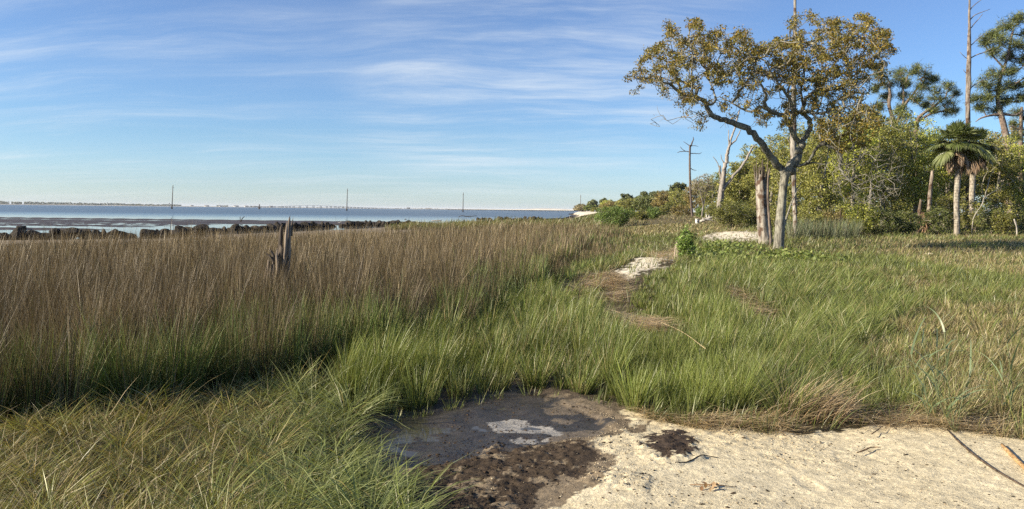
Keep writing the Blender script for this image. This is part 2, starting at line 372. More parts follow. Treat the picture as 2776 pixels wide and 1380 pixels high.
# ------------------------------------------------------------------ ground sheet (a fan of rings, finest near the viewer)
def ring_grid(radii, ang):
    X = radii[:, None] * np.sin(ang)[None]; Y = radii[:, None] * np.cos(ang)[None]; return X, Y
def grid_faces(n, m):
    i = np.arange(n - 1)[:, None] * m; j = np.arange(m - 1)[None]
    return np.stack([i + j, i + m + j + 1, i + j + 1, i + j, i + m + j, i + m + j + 1], -1).reshape(-1, 3)
radii = np.concatenate([np.arange(1.2, 3.6, 0.06), np.arange(3.6, 8.5, 0.014), 8.5 * 1.0125 ** np.arange(0, 370), np.array([900, 1200, 2000, 4000, 9000, 20000.])])
ang = np.radians(np.concatenate([np.arange(-75, -40, 0.6), np.arange(-40, 42, 0.19), np.arange(42, 76, 0.6)]))
GX, GY = ring_grid(radii, ang)
GZ = ground_h(GX, GY)
GZ[radii > 880] = -1.2
def ground_cols(X, Y, Z):
    jx = 0.03 * Y * (fbm(X * 1.7, Y * 1.7, 61, 4) - .5); jy = 0.06 * Y * (fbm(X * 1.7, Y * 1.7, 62, 4) - .5)
    s = shore_d(X, Y)
    px, py = proj(X + np.clip(jx, -.3, .3), Y + np.clip(jy, -.6, .6), np.where(Y < 12, 0, base_h(X, Y)))
    c = np.zeros(X.shape + (3,)); wet = np.zeros(X.shape)
    v = fbm(X / 3, Y / 3, 64, 4)[..., None]
    c[:] = lerp(np.array([.075, .062, .032]), np.array([.15, .125, .06]), v)          # soil and litter under the grass
    marsh = (X < 3 + .07 * Y)
    c[marsh] = lerp(np.array([.045, .04, .024]), np.array([.10, .08, .045]), v[marsh])
    sandc = lerp(np.array([.56, .485, .315]), np.array([.67, .595, .41]), fbm(X * 1.1, Y * 1.1, 66, 3)[..., None])
    front = (Y > 1); rag = fbm(X * 9, Y * 9, 71, 5, .72); rag = (rag - rag.mean()) / (rag.std() + 1e-9) * .28 + .5; v2 = fbm(X * 14, Y * 14, 75, 4, .7)[..., None]
    for poly, cc, wt in ((SAND, None, 0), ([(1080, 1090), (1420, 1030), (1560, 1062), (1700, 1130), (1700, 1170), (1600, 1195), (1660, 1260), (1600, 1330), (1480, 1380), (1400, 1500), (1050, 1500)], (.22, .175, .115), .2), ([(1080, 1085), (1300, 1020), (1440, 1015), (1560, 1055), (1640, 1090), (1640, 1120), (1540, 1085), (1300, 1085), (1100, 1130)], (.07, .055, .038), .4), (PATH1, (.78, .72, .56), 0), (PATH1B, (.6, .54, .4), 0), (PATH2, (.74, .68, .53), 0), (DARK1, (.062, .046, .031), .1), (DARK2, (.06, .045, .034), 0), (MUD, (.046, .041, .034), .8)):
        if Y.min() > 50: continue
        sm = soft(px, py, poly, 22 if poly is not SAND else 14) * front; k = sm + (1.6 if poly in (DARK1, DARK2, DARK3) else np.where(sm > .99, .25, .8)) * (rag - .5) > .5; k &= sm > .05
        c[k] = sandc[k] * (.80 + .32 * fbm(X * .8, Y * .8, 68, 4)[k][..., None]) if cc is None else np.array(cc) * (0.75 + 0.5 * v2[k]); wet[k] = wt
    wet_sand_glint = inpoly(px, py, [(1325, 1135), (1390, 1118), (1470, 1135), (1560, 1165), (1500, 1180), (1400, 1186), (1350, 1165)]) & (fbm(X * 5, Y * 5, 79) > .40); c[wet_sand_glint] = np.array([.30, .285, .25]); wet[wet_sand_glint] = .75  # pale wet sand, with the sky's reflection painted into its colour
    damp = inpoly(px, py, [(1480, 1040), (1760, 1110), (1760, 1180), (1480, 1200)]) & inpoly(px, py, SAND) & (fbm(X * 6, Y * 6, 73) > .46)
    c[damp] = np.array([.15, .12, .08])
    beach = (s > -2) & (s < 7 + 3 * fbm(X / 3, Y / 3, 67)) & (Y > 20) & (Y < 90); c[beach] = np.array([.24, .20, .145]) * (0.8 + .4 * v[beach])
    b2 = (s > -1) & (s < 12) & (Y > 210); c[b2] = (.62, .55, .44)
    sea = s < -2; c[sea] = np.array([.055, .045, .04]) * (0.75 + .5 * v[sea]); wet[sea] = 0.45
    return c, wet
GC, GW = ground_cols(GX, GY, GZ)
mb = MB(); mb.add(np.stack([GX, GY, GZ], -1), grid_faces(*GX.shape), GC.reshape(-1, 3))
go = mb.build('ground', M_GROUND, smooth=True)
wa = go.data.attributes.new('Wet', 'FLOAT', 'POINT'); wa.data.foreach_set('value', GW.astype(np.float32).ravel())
tag(go, 'sandy marsh ground with white sand, dark mud and tidal flats', 'ground', kind='structure')

def sheet(name, pts, z, mat, label, cat, col=(.1, .1, .1)):
    P = np.array([(x, y, z) for x, y in pts]); n = len(P); mb = MB(); c = P.mean(0)
    mb.add(np.concatenate([P, [c]]), [(i, (i + 1) % n, n) for i in range(n)], col)
    return tag(mb.build(name, mat), label, cat, kind='structure')
sheet('water', [(-26000, 2), (-40, 2), (-16, 46), (-4, 140), (14, 200), (24, 300), (32, 430), (48, 585), (100, 625), (26000, 700), (26000, 26000), (-26000, 26000)], WZ, M_WATER, 'grey blue bay water with calm bright shallows', 'water')
pud = [ground_at(x, y)[:2] for x, y in [(1000, 1120), (1120, 1080), (1300, 1040), (1450, 1030), (1640, 1085), (1760, 1140), (1640, 1180), (1480, 1200), (1300, 1235), (1110, 1275), (1000, 1220)]]
sheet('puddle', pud, -0.053, M_PUDDLE, 'shallow muddy puddle at the edge of the sand', 'puddle')

# ------------------------------------------------------------------ grass
def blades(mb, P, h, wd, az, lean, curve, cb, ct, segs, r):
    n = len(P); d = np.stack([np.cos(az), np.sin(az), np.zeros(n)], 1)
    fa = r.uniform(0, np.pi, n); b = np.stack([np.cos(fa), np.sin(fa), np.zeros(n)], 1)
    pos = P.copy(); V = []; Cc = []
    for k in range(segs + 1):
        t = k / segs
        if k:
            th = lean + curve * (t - 0.5 / segs); pos = pos + (h / segs)[:, None] * (np.sin(th)[:, None] * d + np.cos(th)[:, None] * np.array([0, 0, 1.]))
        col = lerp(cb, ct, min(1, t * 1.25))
        if k == segs: V.append(pos[:, None]); Cc.append(col[:, None])
        else:
            ww = (wd * 0.5 * (1 - t) ** 0.5)[:, None]; V.append(np.stack([pos - b * ww, pos + b * ww], 1)); Cc.append(np.repeat(col[:, None], 2, 1))
    V = np.concatenate(V, 1); Cc = np.concatenate(Cc, 1); m = 2 * segs + 1
    f = []
    for k in range(segs - 1): f += [2 * k, 2 * k + 1, 2 * k + 3, 2 * k, 2 * k + 3, 2 * k + 2]
    f += [2 * segs - 2, 2 * segs - 1, 2 * segs]
    F = np.arange(n)[:, None] * m + np.array(f)[None]
    mb.add(V.reshape(-1, 3), F.reshape(-1, 3), Cc.reshape(-1, 3))

RUSH = [(-900, 1250), (97, 1152), (194, 1146), (466, 1104), (680, 1070), (850, 1025), (966, 985), (1121, 955), (1296, 910), (1345, 860), (1470, 795), (1600, 745), (1650, 715), (1700, 690), (1740, 660), (1660, 632), (1600, 624), (1500, 628), (1300, 640), (1100, 655), (800, 672), (600, 694), (300, 714), (0, 735), (-900, 770)]
GREEN = [(880, 1085), (966, 985), (1121, 955), (1296, 910), (1345, 860), (1470, 795), (1560, 805), (1640, 840), (1700, 840), (1700, 770), (1850, 722), (2050, 715), (2300, 745), (2480, 800), (2430, 900), (2330, 960), (2260, 1060), (2150, 1150), (1900, 1152), (1760, 1132), (1640, 1085), (1560, 1068), (1480, 1050), (1310, 1062), (1240, 1075), (1150, 1095), (1010, 1110)]
FG = [(-900, 1150), (97, 1150), (466, 1104), (680, 1070), (880, 1068), (970, 1100), (975, 1190), (1040, 1285), (1110, 1345), (1130, 1700), (-900, 1700)]
HERB = [(1850, 690), (1960, 668), (2100, 690), (2250, 700), (2300, 725), (2100, 725), (1900, 722)]
mbR, mbG, mbM, mbF = MB(), MB(), MB(), MB()
def scatter(n, d0, d1, powr, amin=-42, amax=42):
    u = rng.uniform(0, 1, n)
    D = (d0 ** powr + u * (d1 ** powr - d0 ** powr)) ** (1 / powr) if powr else d0 * (d1 / d0) ** u
    tx = rng.uniform(math.tan(R(amin)), math.tan(R(amax)), n); return tx * D, D
def pal(cols, n, wts=None, var=.22): return palette(rng, n, cols, wts, var)
def clumps(X, Y, cell, seed):
    ix = np.floor(X / cell); iy = np.floor(Y / cell); bd = np.full(X.shape, 1e9); bx = X.copy(); by = Y.copy(); bh = np.zeros(X.shape)
    for i in (-1, 0, 1):
        for j in (-1, 0, 1):
            a, b = ix + i, iy + j; cx = (a + .1 + .8 * _hash(a, b, seed)) * cell; cy_ = (b + .1 + .8 * _hash(a, b, seed + 1)) * cell
            d = np.hypot(X - cx, Y - cy_); m = d < bd; bd = np.where(m, d, bd); bx = np.where(m, cx, bx); by = np.where(m, cy_, by); bh = np.where(m, _hash(a, b, seed + 2), bh)
    return bx, by, bd / cell, bh
def grass_band(n, d0, d1, powr, segs, cell):
    X, Y = scatter(n, d0, d1, powr, -40, 40)
    s = shore_d(X, Y); k = s > 1.0; X, Y = X[k], Y[k]
    bx, by, cd, ch = clumps(X, Y, cell, int(cell * 100)); pull = .20 + .38 * ch ** 2; ox, oy = X - bx, Y - by; X = bx + ox * (1 - pull); Y = by + oy * (1 - pull); s = shore_d(X, Y)
    oa = np.arctan2(oy, ox); ct_ = np.exp(.5 * (ch - .5))[:, None]
    Z = ground_h(X, Y)
    jx = np.clip(.05 * Y * (fbm(X * .9, Y * .9, 81, 3) - .5) * 2, -1, 1); jy = np.clip(.09 * Y * (fbm(X * .9, Y * .9, 82, 3) - .5) * 2, -2, 2)
    px, py = proj(X + jx * .6, Y + jy * .6, np.where(Y < 12, 0, base_h(X, Y))); qx, qy = proj(X + jx * .12, Y + jy * .12, np.where(Y < 12, 0, base_h(X, Y)))
    green0 = inpoly(qx, qy, GREEN) & (qx < 1700)
    bare = (inpoly(qx, qy, MUD) & ~green0) | (~green0 & inpoly(qx, qy - 18 * (fbm(X * 3, Y * 3, 97, 2) - .25) * (qx > 1750), SAND)) | inpoly(qx, qy, DARK1) | inpoly(qx, qy, TRAIL) & (rng.uniform(size=len(X)) < .93) | inpoly(qx, qy, PATH1B) | inpoly(qx, qy, PATH2)
    sprout = bare & inpoly(qx, qy, [(1030, 1050), (1500, 1030), (1760, 1110), (1740, 1130), (1560, 1075), (1440, 1060), (1300, 1085), (1060, 1130)]) & (rng.uniform(size=len(X)) < .22)
    wr = inpoly(qx, qy, WRACK1) | inpoly(qx, qy, WRACK2) | inpoly(qx, qy, WRACK3) | inpoly(qx, qy, WRACK4) | (inpoly(qx, qy, EDGE) & (ch < .6))
    bare &= ~(inpoly(qx, qy, PATH2) & (rng.uniform(size=len(X)) < .22 * (fbm(X * 1.2, Y * 2, 99, 3) > .47))); bare = (bare & ~sprout) | (wr & (rng.uniform(size=len(X)) < .85))
    rush = inpoly(px, py, RUSH) & ~bare; green = inpoly(px, py, GREEN) & ~bare & ~rush; fg = inpoly(px, py, FG) & ~bare & ~rush & ~green
    shore_patch0 = inpoly(X, Y, [(-10.5, 60), (-8.5, 84), (-4, 108), (14, 118), (14, 74), (2, 60)])
    mead = ~(rush | green | fg | bare) & (s > 2.5) & (shore_patch0 | (px > 1560))
    cl = fbm(X * 1.3, Y * 1.3, 91, 3); cl2 = fbm(X * .35, Y * .35, 92, 3); cl3 = fbm(X * 4, Y * 4, 93, 2)
    W = np.maximum(.0044, .00066 * Y) * np.exp(rng.normal(0, .3, len(X)))
    def put(mbx, k, h, w_, az, lean, curve, cb, ct):
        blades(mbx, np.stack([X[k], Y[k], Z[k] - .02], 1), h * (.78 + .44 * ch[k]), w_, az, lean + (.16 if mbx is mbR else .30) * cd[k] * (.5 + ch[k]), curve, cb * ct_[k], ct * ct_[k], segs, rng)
    wind = lambda k, wx=.35: np.arctan2(np.sin(oa[k]) * (.25 + cd[k]) + rng.normal(0, .35, len(k)), np.cos(oa[k]) * (.25 + cd[k]) + wx + rng.normal(0, .35, len(k)))
    # --- brown needlerush
    k = np.where(rush)[0]; k = k[rng.uniform(size=len(k)) < np.where(Y[k] < 40, .72 + .28 * cl3[k], 1)]; m = len(k)
    gfrac = sstep(1250, 1680, px[k]) * .55 * sstep(.3, .62, cl2[k]) + .55 * inpoly(px[k], py[k], [(1520, 775), (1560, 735), (1660, 715), (1650, 750), (1590, 775)]) + .85 * sstep(1270, 1420, px[k]) * (1 - sstep(10, 15, Y[k])) + 0.10
    gfrac = np.maximum(gfrac, .75 * sstep(.5, 1.0, 1 - np.abs(px[k] - 1720) / 130))
    isg = rng.uniform(size=m) < gfrac
    reach = 70 + 260 * np.clip(fbm(X[k] * .8, Y[k] * .5, 95, 3) - .32, 0, .5)
    front = inpoly(px[k], py[k] + reach * .7, GREEN) | inpoly(px[k], py[k] + 60, FG) | inpoly(px[k], py[k] + reach, FG)
    live = isg | (front & (rng.uniform(size=m) < .35 + .55 * (cl[k] > .46)))
    hh = np.clip(rng.normal(.78, .15, m), .3, 1.3) * (.82 + .36 * cl[k]) * np.where(live, .74, 1) * (1 - .2 * sstep(1350, 1700, px[k]))
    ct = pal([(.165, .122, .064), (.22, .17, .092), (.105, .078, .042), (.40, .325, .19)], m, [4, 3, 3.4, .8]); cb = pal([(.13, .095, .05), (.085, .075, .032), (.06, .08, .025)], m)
    ct *= (.72 + .28 * sstep(9, 26, Y[k]) + .30 * (cl2[k] - .5) + .5 * (cl3[k] - .5))[:, None]  # nearer stalks darkened: shade of the marsh front painted into the tips
    lt = pal([(.10, .16, .035), (.15, .19, .045), (.21, .19, .07)], m); lb = pal([(.045, .08, .018)], m)
    ct[live] = lt[live]; cb[live] = lb[live]
    hh *= 1 - .5 * inpoly(px[k], py[k], [(1500, 830), (1470, 760), (1560, 690), (1640, 645), (1780, 640), (1720, 720), (1650, 800)])
    bent = rng.uniform(size=m) < .05
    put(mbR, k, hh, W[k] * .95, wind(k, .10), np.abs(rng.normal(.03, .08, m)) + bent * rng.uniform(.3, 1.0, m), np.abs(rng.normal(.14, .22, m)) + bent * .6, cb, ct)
    # --- bright green cordgrass
    k = np.where(green | sprout)[0]; m = len(k)
    hh = np.clip(rng.normal(.38, .11, m), .10, .75) * (.65 + .6 * cl[k]); hh[sprout[k]] *= .45
    lowp = inpoly(qx[k], qy[k], [(1480, 800), (1560, 745), (1700, 725), (1850, 690), (1925, 700), (1880, 760), (1800, 800), (1760, 850), (1690, 880), (1560, 850)]); hh[lowp] *= .42
    lowp = inpoly(qx[k], qy[k], [(1600, 840), (1720, 835), (1860, 880), (1870, 950), (1780, 970), (1660, 930)]) | inpoly(qx[k], qy[k], [(1950, 790), (2120, 870), (2140, 930), (2060, 920), (1960, 840)]); hh[lowp] *= .5
    hh *= .60 + .55 * cl3[k]
    dk = sstep(.35, .65, cl2[k])[:, None]
    yel = (sstep(1600, 1750, px[k]) * sstep(950, 1050, py[k]) * (1 - sstep(1950, 2100, px[k])) + .6 * (1 - sstep(1250, 1500, px[k])) * sstep(960, 1040, py[k]))[:, None]
    ct = lerp(pal([(.14, .182, .043), (.18, .205, .052), (.105, .142, .038), (.34, .28, .14)], m, [4, 3, 3, 1.5]), pal([(.23, .27, .06), (.19, .24, .05)], m), np.clip(yel * .7 + .25 * dk, 0, 1))
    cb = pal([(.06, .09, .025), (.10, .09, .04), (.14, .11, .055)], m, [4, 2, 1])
    hh *= 1 - .45 * (inpoly(qx[k], qy[k], [(1080, 1120), (1300, 985), (1560, 970), (1680, 1085), (1600, 1100)]) & (rng.uniform(size=m) < .8))
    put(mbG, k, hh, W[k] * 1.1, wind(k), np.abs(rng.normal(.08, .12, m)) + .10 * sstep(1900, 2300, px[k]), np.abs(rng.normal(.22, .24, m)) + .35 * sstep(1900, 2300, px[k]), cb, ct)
    # --- foreground matted grass: straw and olive to the left, long pale green blades to the right
    k = np.where(fg)[0]; k = k[rng.uniform(size=len(k)) < .60 + .40 * cl3[k]]; m = len(k)
    g = sstep(420, 1000, px[k] + 260 * (cl[k] - .5)); mat_ = sstep(.42, .62, cl2[k] + .1 * (cl[k] - .5))
    isg = rng.uniform(size=m) < .38 + .55 * g
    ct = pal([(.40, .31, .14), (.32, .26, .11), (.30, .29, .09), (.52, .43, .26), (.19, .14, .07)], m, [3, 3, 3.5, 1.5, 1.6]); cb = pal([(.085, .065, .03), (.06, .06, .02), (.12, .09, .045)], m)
    gt = lerp(pal([(.22, .25, .06), (.27, .27, .08)], m), pal([(.22, .26, .075), (.31, .34, .14), (.14, .18, .05)], m), g[:, None])
    ct[isg] = gt[isg]; cb[isg] = pal([(.06, .075, .02), (.08, .09, .03)], m)[isg]
    hh = np.clip(rng.normal(.27, .09, m), .08, .6) * (.65 + .6 * cl[k]) * (1 + .22 * g * isg)
    lit = rng.uniform(size=m) < .22 * (1 - .6 * g); hh[lit] *= .75; dry = pal([(.30, .23, .12), (.44, .36, .21), (.20, .15, .08)], m); ct[lit] = dry[lit]; cb[lit] = dry[lit] * .8
    rnd = rng.uniform(size=m) < .55; azf = np.where(rnd, rng.uniform(0, 6.283, m), wind(k, .10))
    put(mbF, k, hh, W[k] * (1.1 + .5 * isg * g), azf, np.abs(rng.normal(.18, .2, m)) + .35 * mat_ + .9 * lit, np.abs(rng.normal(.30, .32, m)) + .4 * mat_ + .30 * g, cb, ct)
    # --- mixed meadow behind and to the right
    k = np.where(mead)[0]; k = k[(rng.uniform(size=len(k)) < .95)]; m = len(k)
    far = sstep(30, 60, Y[k]); tan = (.72 + .2 * sstep(2250, 2600, px[k])) * sstep(.45, .62, cl2[k] + .22 * (cl[k] - .5) + .05 * far + .12 * sstep(2200, 2600, px[k]))
    tan = np.maximum(tan, .8 * sstep(55, 75, Y[k]) * (px[k] > 1690)); tan = np.clip(tan, .12, .9)
    ist = rng.uniform(size=m) < np.where((px[k] > 1690) & (px[k] < 2020) & (Y[k] > 48), .85, tan * (.70 + .2 * sstep(2150, 2450, px[k])))
    ct = pal([(.165, .205, .05), (.205, .225, .06), (.125, .16, .045)], m); cb = pal([(.06, .075, .025), (.09, .085, .035)], m)
    tt = pal([(.33, .275, .135), (.27, .225, .105), (.43, .37, .21), (.21, .165, .08)], m); ct[ist] = tt[ist]; cb[ist] = tt[ist] * .55
    hh = np.clip(rng.normal(.24, .09, m), .06, .6) * (.55 + .8 * cl[k]) * (1 - .35 * ist) * (1 + .5 * sstep(80, 120, Y[k]))
    shore_patch = inpoly(X[k], Y[k], [(-11, 58), (-9, 84), (-4, 108), (14, 118), (14, 74), (2, 60)])
    ct[shore_patch] = pal([(.13, .16, .04), (.18, .18, .06), (.24, .18, .09)], m)[shore_patch]; hh[shore_patch] = hh[shore_patch] * 1.5 + .35
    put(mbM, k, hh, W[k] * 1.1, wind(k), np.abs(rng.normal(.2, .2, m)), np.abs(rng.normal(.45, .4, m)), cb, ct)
GN = 1.0
grass_band(int(240000 * GN), 3.2, 9.5, 0.6, 3, .30)
grass_band(int(320000 * GN), 9.5, 26, 0.5, 3, .42)
grass_band(int(230000 * GN), 26, 70, 0.9, 2, .62)
grass_band(int(95000 * GN), 70, 190, 1.3, 2, 1.5)
def stuff(mbx, name, mat, label, cat): return tag(mbx.build(name, mat), label, cat, kind='stuff')
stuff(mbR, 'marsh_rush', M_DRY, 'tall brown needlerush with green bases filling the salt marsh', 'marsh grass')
stuff(mbG, 'cordgrass', M_GRASS, 'bright green upright cordgrass behind the puddle and sand', 'grass')
stuff(mbF, 'matted_grass', M_GRASS, 'matted straw and pale green grass in the left foreground', 'grass')
stuff(mbM, 'meadow_grass', M_GRASS, 'short mixed green and tan meadow grass before the woods', 'grass')

# straw wrack lying on the ground
mbW = MB()
def wrack(poly, n, dirn, spread=.5, lift=.06, L=.45, wd=.010):
    P = np.array([ground_at(x, y) for x, y in poly]); lo, hi = P.min(0), P.max(0)
    x = rng.uniform(lo[0], hi[0], n * 5); y = rng.uniform(lo[1], hi[1], n * 5); k = inpoly(x, y, P[:, :2]) & (fbm(x * 1.6, y * 1.6, 15, 3) > rng.uniform(.30, .62, n * 5)); x, y = x[k][:n], y[k][:n]; m = len(x)
    z = ground_h(x, y) + rng.uniform(0, lift, m) * (.4 + fbm(x * 3, y * 3, 5)); az = rng.normal(dirn, spread, m) + np.pi * rng.integers(0, 2, m)
    D = np.maximum(y, 4)
    blades(mbW, np.stack([x, y, z], 1), rng.uniform(.3, 1, m) * L, np.maximum(wd, .0007 * D), az, rng.normal(1.50, .07, m), rng.normal(.03, .15, m), pal([(.44, .32, .15), (.56, .44, .24), (.16, .11, .06)], m), pal([(.64, .50, .27), (.72, .60, .38), (.28, .19, .10)], m), 3, rng)
wrack(WRACK1, 2800, .25, .6, .10, .5, .014); wrack(TRAIL, 1100, .3, .7, .05, .5, .012); wrack([(1500, 800), (1580, 770), (1600, 810), (1520, 830)], 700, 2.5, .8, .1, .6); wrack(PATH1, 160, 2.7, .6, .03, .6); wrack(PATH2, 200, 2.9, .5, .04, .9); wrack(WRACK2, 1800, 2.75, .6, .18, .42, .011); wrack(WRACK3, 1400, 2.8, .7, .2, .9, .016); wrack(WRACK4, 900, 2.4, .7, .2, .5, .011)
wrack(EDGE, 2300, .2, .8, .10, .34, .005); wrack([(1270, 1010), (1330, 990), (1440, 1020), (1420, 1050), (1300, 1040)], 350, .4, .6, .05, .3, .004)
wrack([(1700, 1100), (1900, 1130), (1900, 1165), (1740, 1135)], 900, .2, .9, .08, .25, .004)
stuff(mbW, 'straw_wrack', M_DRY, 'brown dead straw washed up along the marsh edge', 'straw')

# crumbs of sand and specks of dead plant on the bare ground
def ico():
    t = (1 + 5 ** .5) / 2
    v = np.array([(-1, t, 0), (1, t, 0), (-1, -t, 0), (1, -t, 0), (0, -1, t), (0, 1, t), (0, -1, -t), (0, 1, -t), (t, 0, -1), (t, 0, 1), (-t, 0, -1), (-t, 0, 1)], float); v /= np.linalg.norm(v[0])
    f = np.array([(0, 11, 5), (0, 5, 1), (0, 1, 7), (0, 7, 10), (0, 10, 11), (1, 5, 9), (5, 11, 4), (11, 10, 2), (10, 7, 6), (7, 1, 8), (3, 9, 4), (3, 4, 2), (3, 2, 6), (3, 6, 8), (3, 8, 9), (4, 9, 5), (2, 4, 11), (6, 2, 10), (8, 6, 7), (9, 8, 1)])
    return v, f
ICOV, ICOF = ico()
def crumbs(mbx, x, y, size, cols, flat=.6, stretch=1.0):
    m = len(x); z = ground_h(x, y) + size * .15
    sc = size[:, None, None] * np.exp(rng.normal(0, .25, (m, 12, 1))) * np.array([1, 1, flat])
    a = rng.uniform(0, 6.28, m); v = ICOV[None] * sc * np.array([stretch, 1, 1]); ca, sa = np.cos(a)[:, None], np.sin(a)[:, None]
    v = np.stack([v[..., 0] * ca - v[..., 1] * sa, v[..., 0] * sa + v[..., 1] * ca, v[..., 2]], -1) + np.stack([x, y, z], 1)[:, None]
    mbx.add(v.reshape(-1, 3), (np.arange(m)[:, None, None] * 12 + ICOF[None]).reshape(-1, 3), np.repeat(cols, 12, 0))
mbC = MB()
x, y = scatter(60000, 3.6, 8.2, .8, -12, 42); px, py = _z0(x, y)
sandy = inpoly(px, py, SAND) & ~inpoly(px, py, MUD) & ~(inpoly(px, py, DARK1) & (rng.uniform(size=len(x)) < .9)) & ~inpoly(px, py, DARK2); lumpy = fbm(x * 1.5, y * 1.5, 44)
pd = np.where(sandy, .05 + .5 * sstep(.45, .62, lumpy) * (1 - sstep(1.7, 3.2, x)), 0); k = rng.uniform(size=len(x)) < pd
crumbs(mbC, x[k], y[k], np.exp(rng.normal(-5.75, .40, k.sum())), palette(rng, k.sum(), [(.50, .42, .28), (.42, .34, .22), (.56, .49, .35)], None, .1))
x, y = scatter(60000, 3.6, 8.2, .8, -14, 42); px, py = _z0(x, y)
dk = (inpoly(px, py, DARK1) | inpoly(px, py, MUD) & (ground_h(x, y) > -.05) | inpoly(px, py, DARK2) | inpoly(px, py, DARK3) & (rng.uniform(size=len(x)) < .6)) & (fbm(x * 5, y * 5, 71, 4, .65) > .40)
sp_ = inpoly(px, py, SAND) & (rng.uniform(size=len(x)) < .05 + .06 * sstep(.5, .7, fbm(x * .9, y * .9, 77)))
k = (dk & (rng.uniform(size=len(x)) < .5)) | sp_
crumbs(mbC, x[k], y[k], np.exp(rng.normal(-5.75, .45, k.sum())), palette(rng, k.sum(), [(.05, .036, .024), (.08, .055, .035), (.035, .028, .02)], None, .2), .5, 1.8)
stuff(mbC, 'sand_crumbs', M_GROUND, 'sand crumbs and dark plant specks strewn over the bare sand', 'debris')

# leafy herb carpet in front of the oak
mbH = MB(); Pq = np.array([ground_at(a, b) for a, b in HERB]); lo, hi = Pq.min(0), Pq.max(0)
x = rng.uniform(lo[0], hi[0], 9000); y = rng.uniform(lo[1], hi[1], 9000); k = inpoly(x, y, Pq[:, :2]) & (fbm(x * 1.2, y * 1.2, 8) > .42); x, y = x[k], y[k]
leaves(mbH, np.stack([x, y, ground_h(x, y) + rng.uniform(.05, .32, len(x))], 1), .12, palette(rng, len(x), [(.17, .22, .055), (.24, .27, .09), (.11, .15, .04)]), rng, .8, 2.0)
stuff(mbH, 'leafy_ground_cover', M_LEAF, 'bright leafy herbs carpeting the ground below the oak', 'ground cover')

# ------------------------------------------------------------------ trees
def pxpath(pts, Y, k=4):
    """points (px, py, diameter in px, metres nearer/farther) traced on the photo -> smooth world path and radii at depth Y"""
    P = np.array([at(p[0], p[1], Y + (p[3] if len(p) > 3 else 0)) for p in pts]); r = np.array([p[2] * .5 * Y / FPX for p in pts])
    Q = spline(np.column_stack([P, r]), k); return Q[:, :3], np.maximum(Q[:, 3], .004)
def grow(limbs, attract, r, step=.35, sag=0.0, tip=.006, wander=.12):
    """join every attractor to the nearest wood; returns twig segments with pipe-model radii"""
    pos = [p for path, rad in limbs for p in path]; base_n = len(pos); par = [-1] * base_n
    root = pos[0]; A = np.asarray(attract)
    N = np.zeros((base_n + len(A) * 14, 3)); N[:base_n] = pos; n = base_n
    d0 = np.array([np.min(np.linalg.norm(N[:base_n] - a, axis=1)) for a in A])
    for i in np.argsort(d0):
        a = A[i]; dd = np.linalg.norm(N[:n] - a, axis=1); j = int(np.argmin(dd)); L = dd[j]
        m = int(min(12, max(1, round(L / step)))); p0 = N[j].copy(); bend = r.normal(0, 1, 3) * L * .10
        for q in range(1, m + 1):
            t = q / m; N[n] = lerp(p0, a, t) + bend * 4 * t * (1 - t) + (r.normal(0, wander * step, 3) if q < m else 0) - np.array([0, 0, sag * 4 * t * (1 - t)])
            par.append(j); j = n; n += 1
    cnt = np.ones(n)
    for i in range(n - 1, base_n - 1, -1): cnt[par[i]] += cnt[i]
    return N[:n], np.array(par), cnt, base_n
def twig_mesh(mb, N, par, cnt, base_n, tip, col, r, expo=.45, m=4, rmax=.09):
    i = np.arange(base_n, len(N)); a = N[par[i]]; b = N[i]
    rb = np.minimum(tip * cnt[i] ** expo, rmax); ra = np.minimum(np.where(par[i] >= base_n, tip * cnt[par[i]] ** expo, rb * 1.15), rb * 1.5)
    T = b - a; T /= np.linalg.norm(T, axis=1)[:, None] + 1e-9
    u = np.cross(T, np.array([.31, .17, .93])); u /= np.linalg.norm(u, axis=1)[:, None] + 1e-9; v = np.cross(T, u)
    th = np.arange(m) * 2 * np.pi / m
    ring = np.cos(th)[None, :, None] * u[:, None] + np.sin(th)[None, :, None] * v[:, None]
    V = np.concatenate([a[:, None] + ring * ra[:, None, None], b[:, None] + T[:, None] * rb[:, None, None] * .4 + ring * rb[:, None, None]], 1)
    j = np.arange(m); k = (j + 1) % m
    f = np.stack([j, k, m + k, j, m + k, m + j], -1).reshape(-1, 3)
    F = np.arange(len(i))[:, None, None] * 2 * m + f[None]
    mb.add(V.reshape(-1, 3), F.reshape(-1, 3), np.asarray(col) * np.ones((len(V) * 2 * m, 3)))

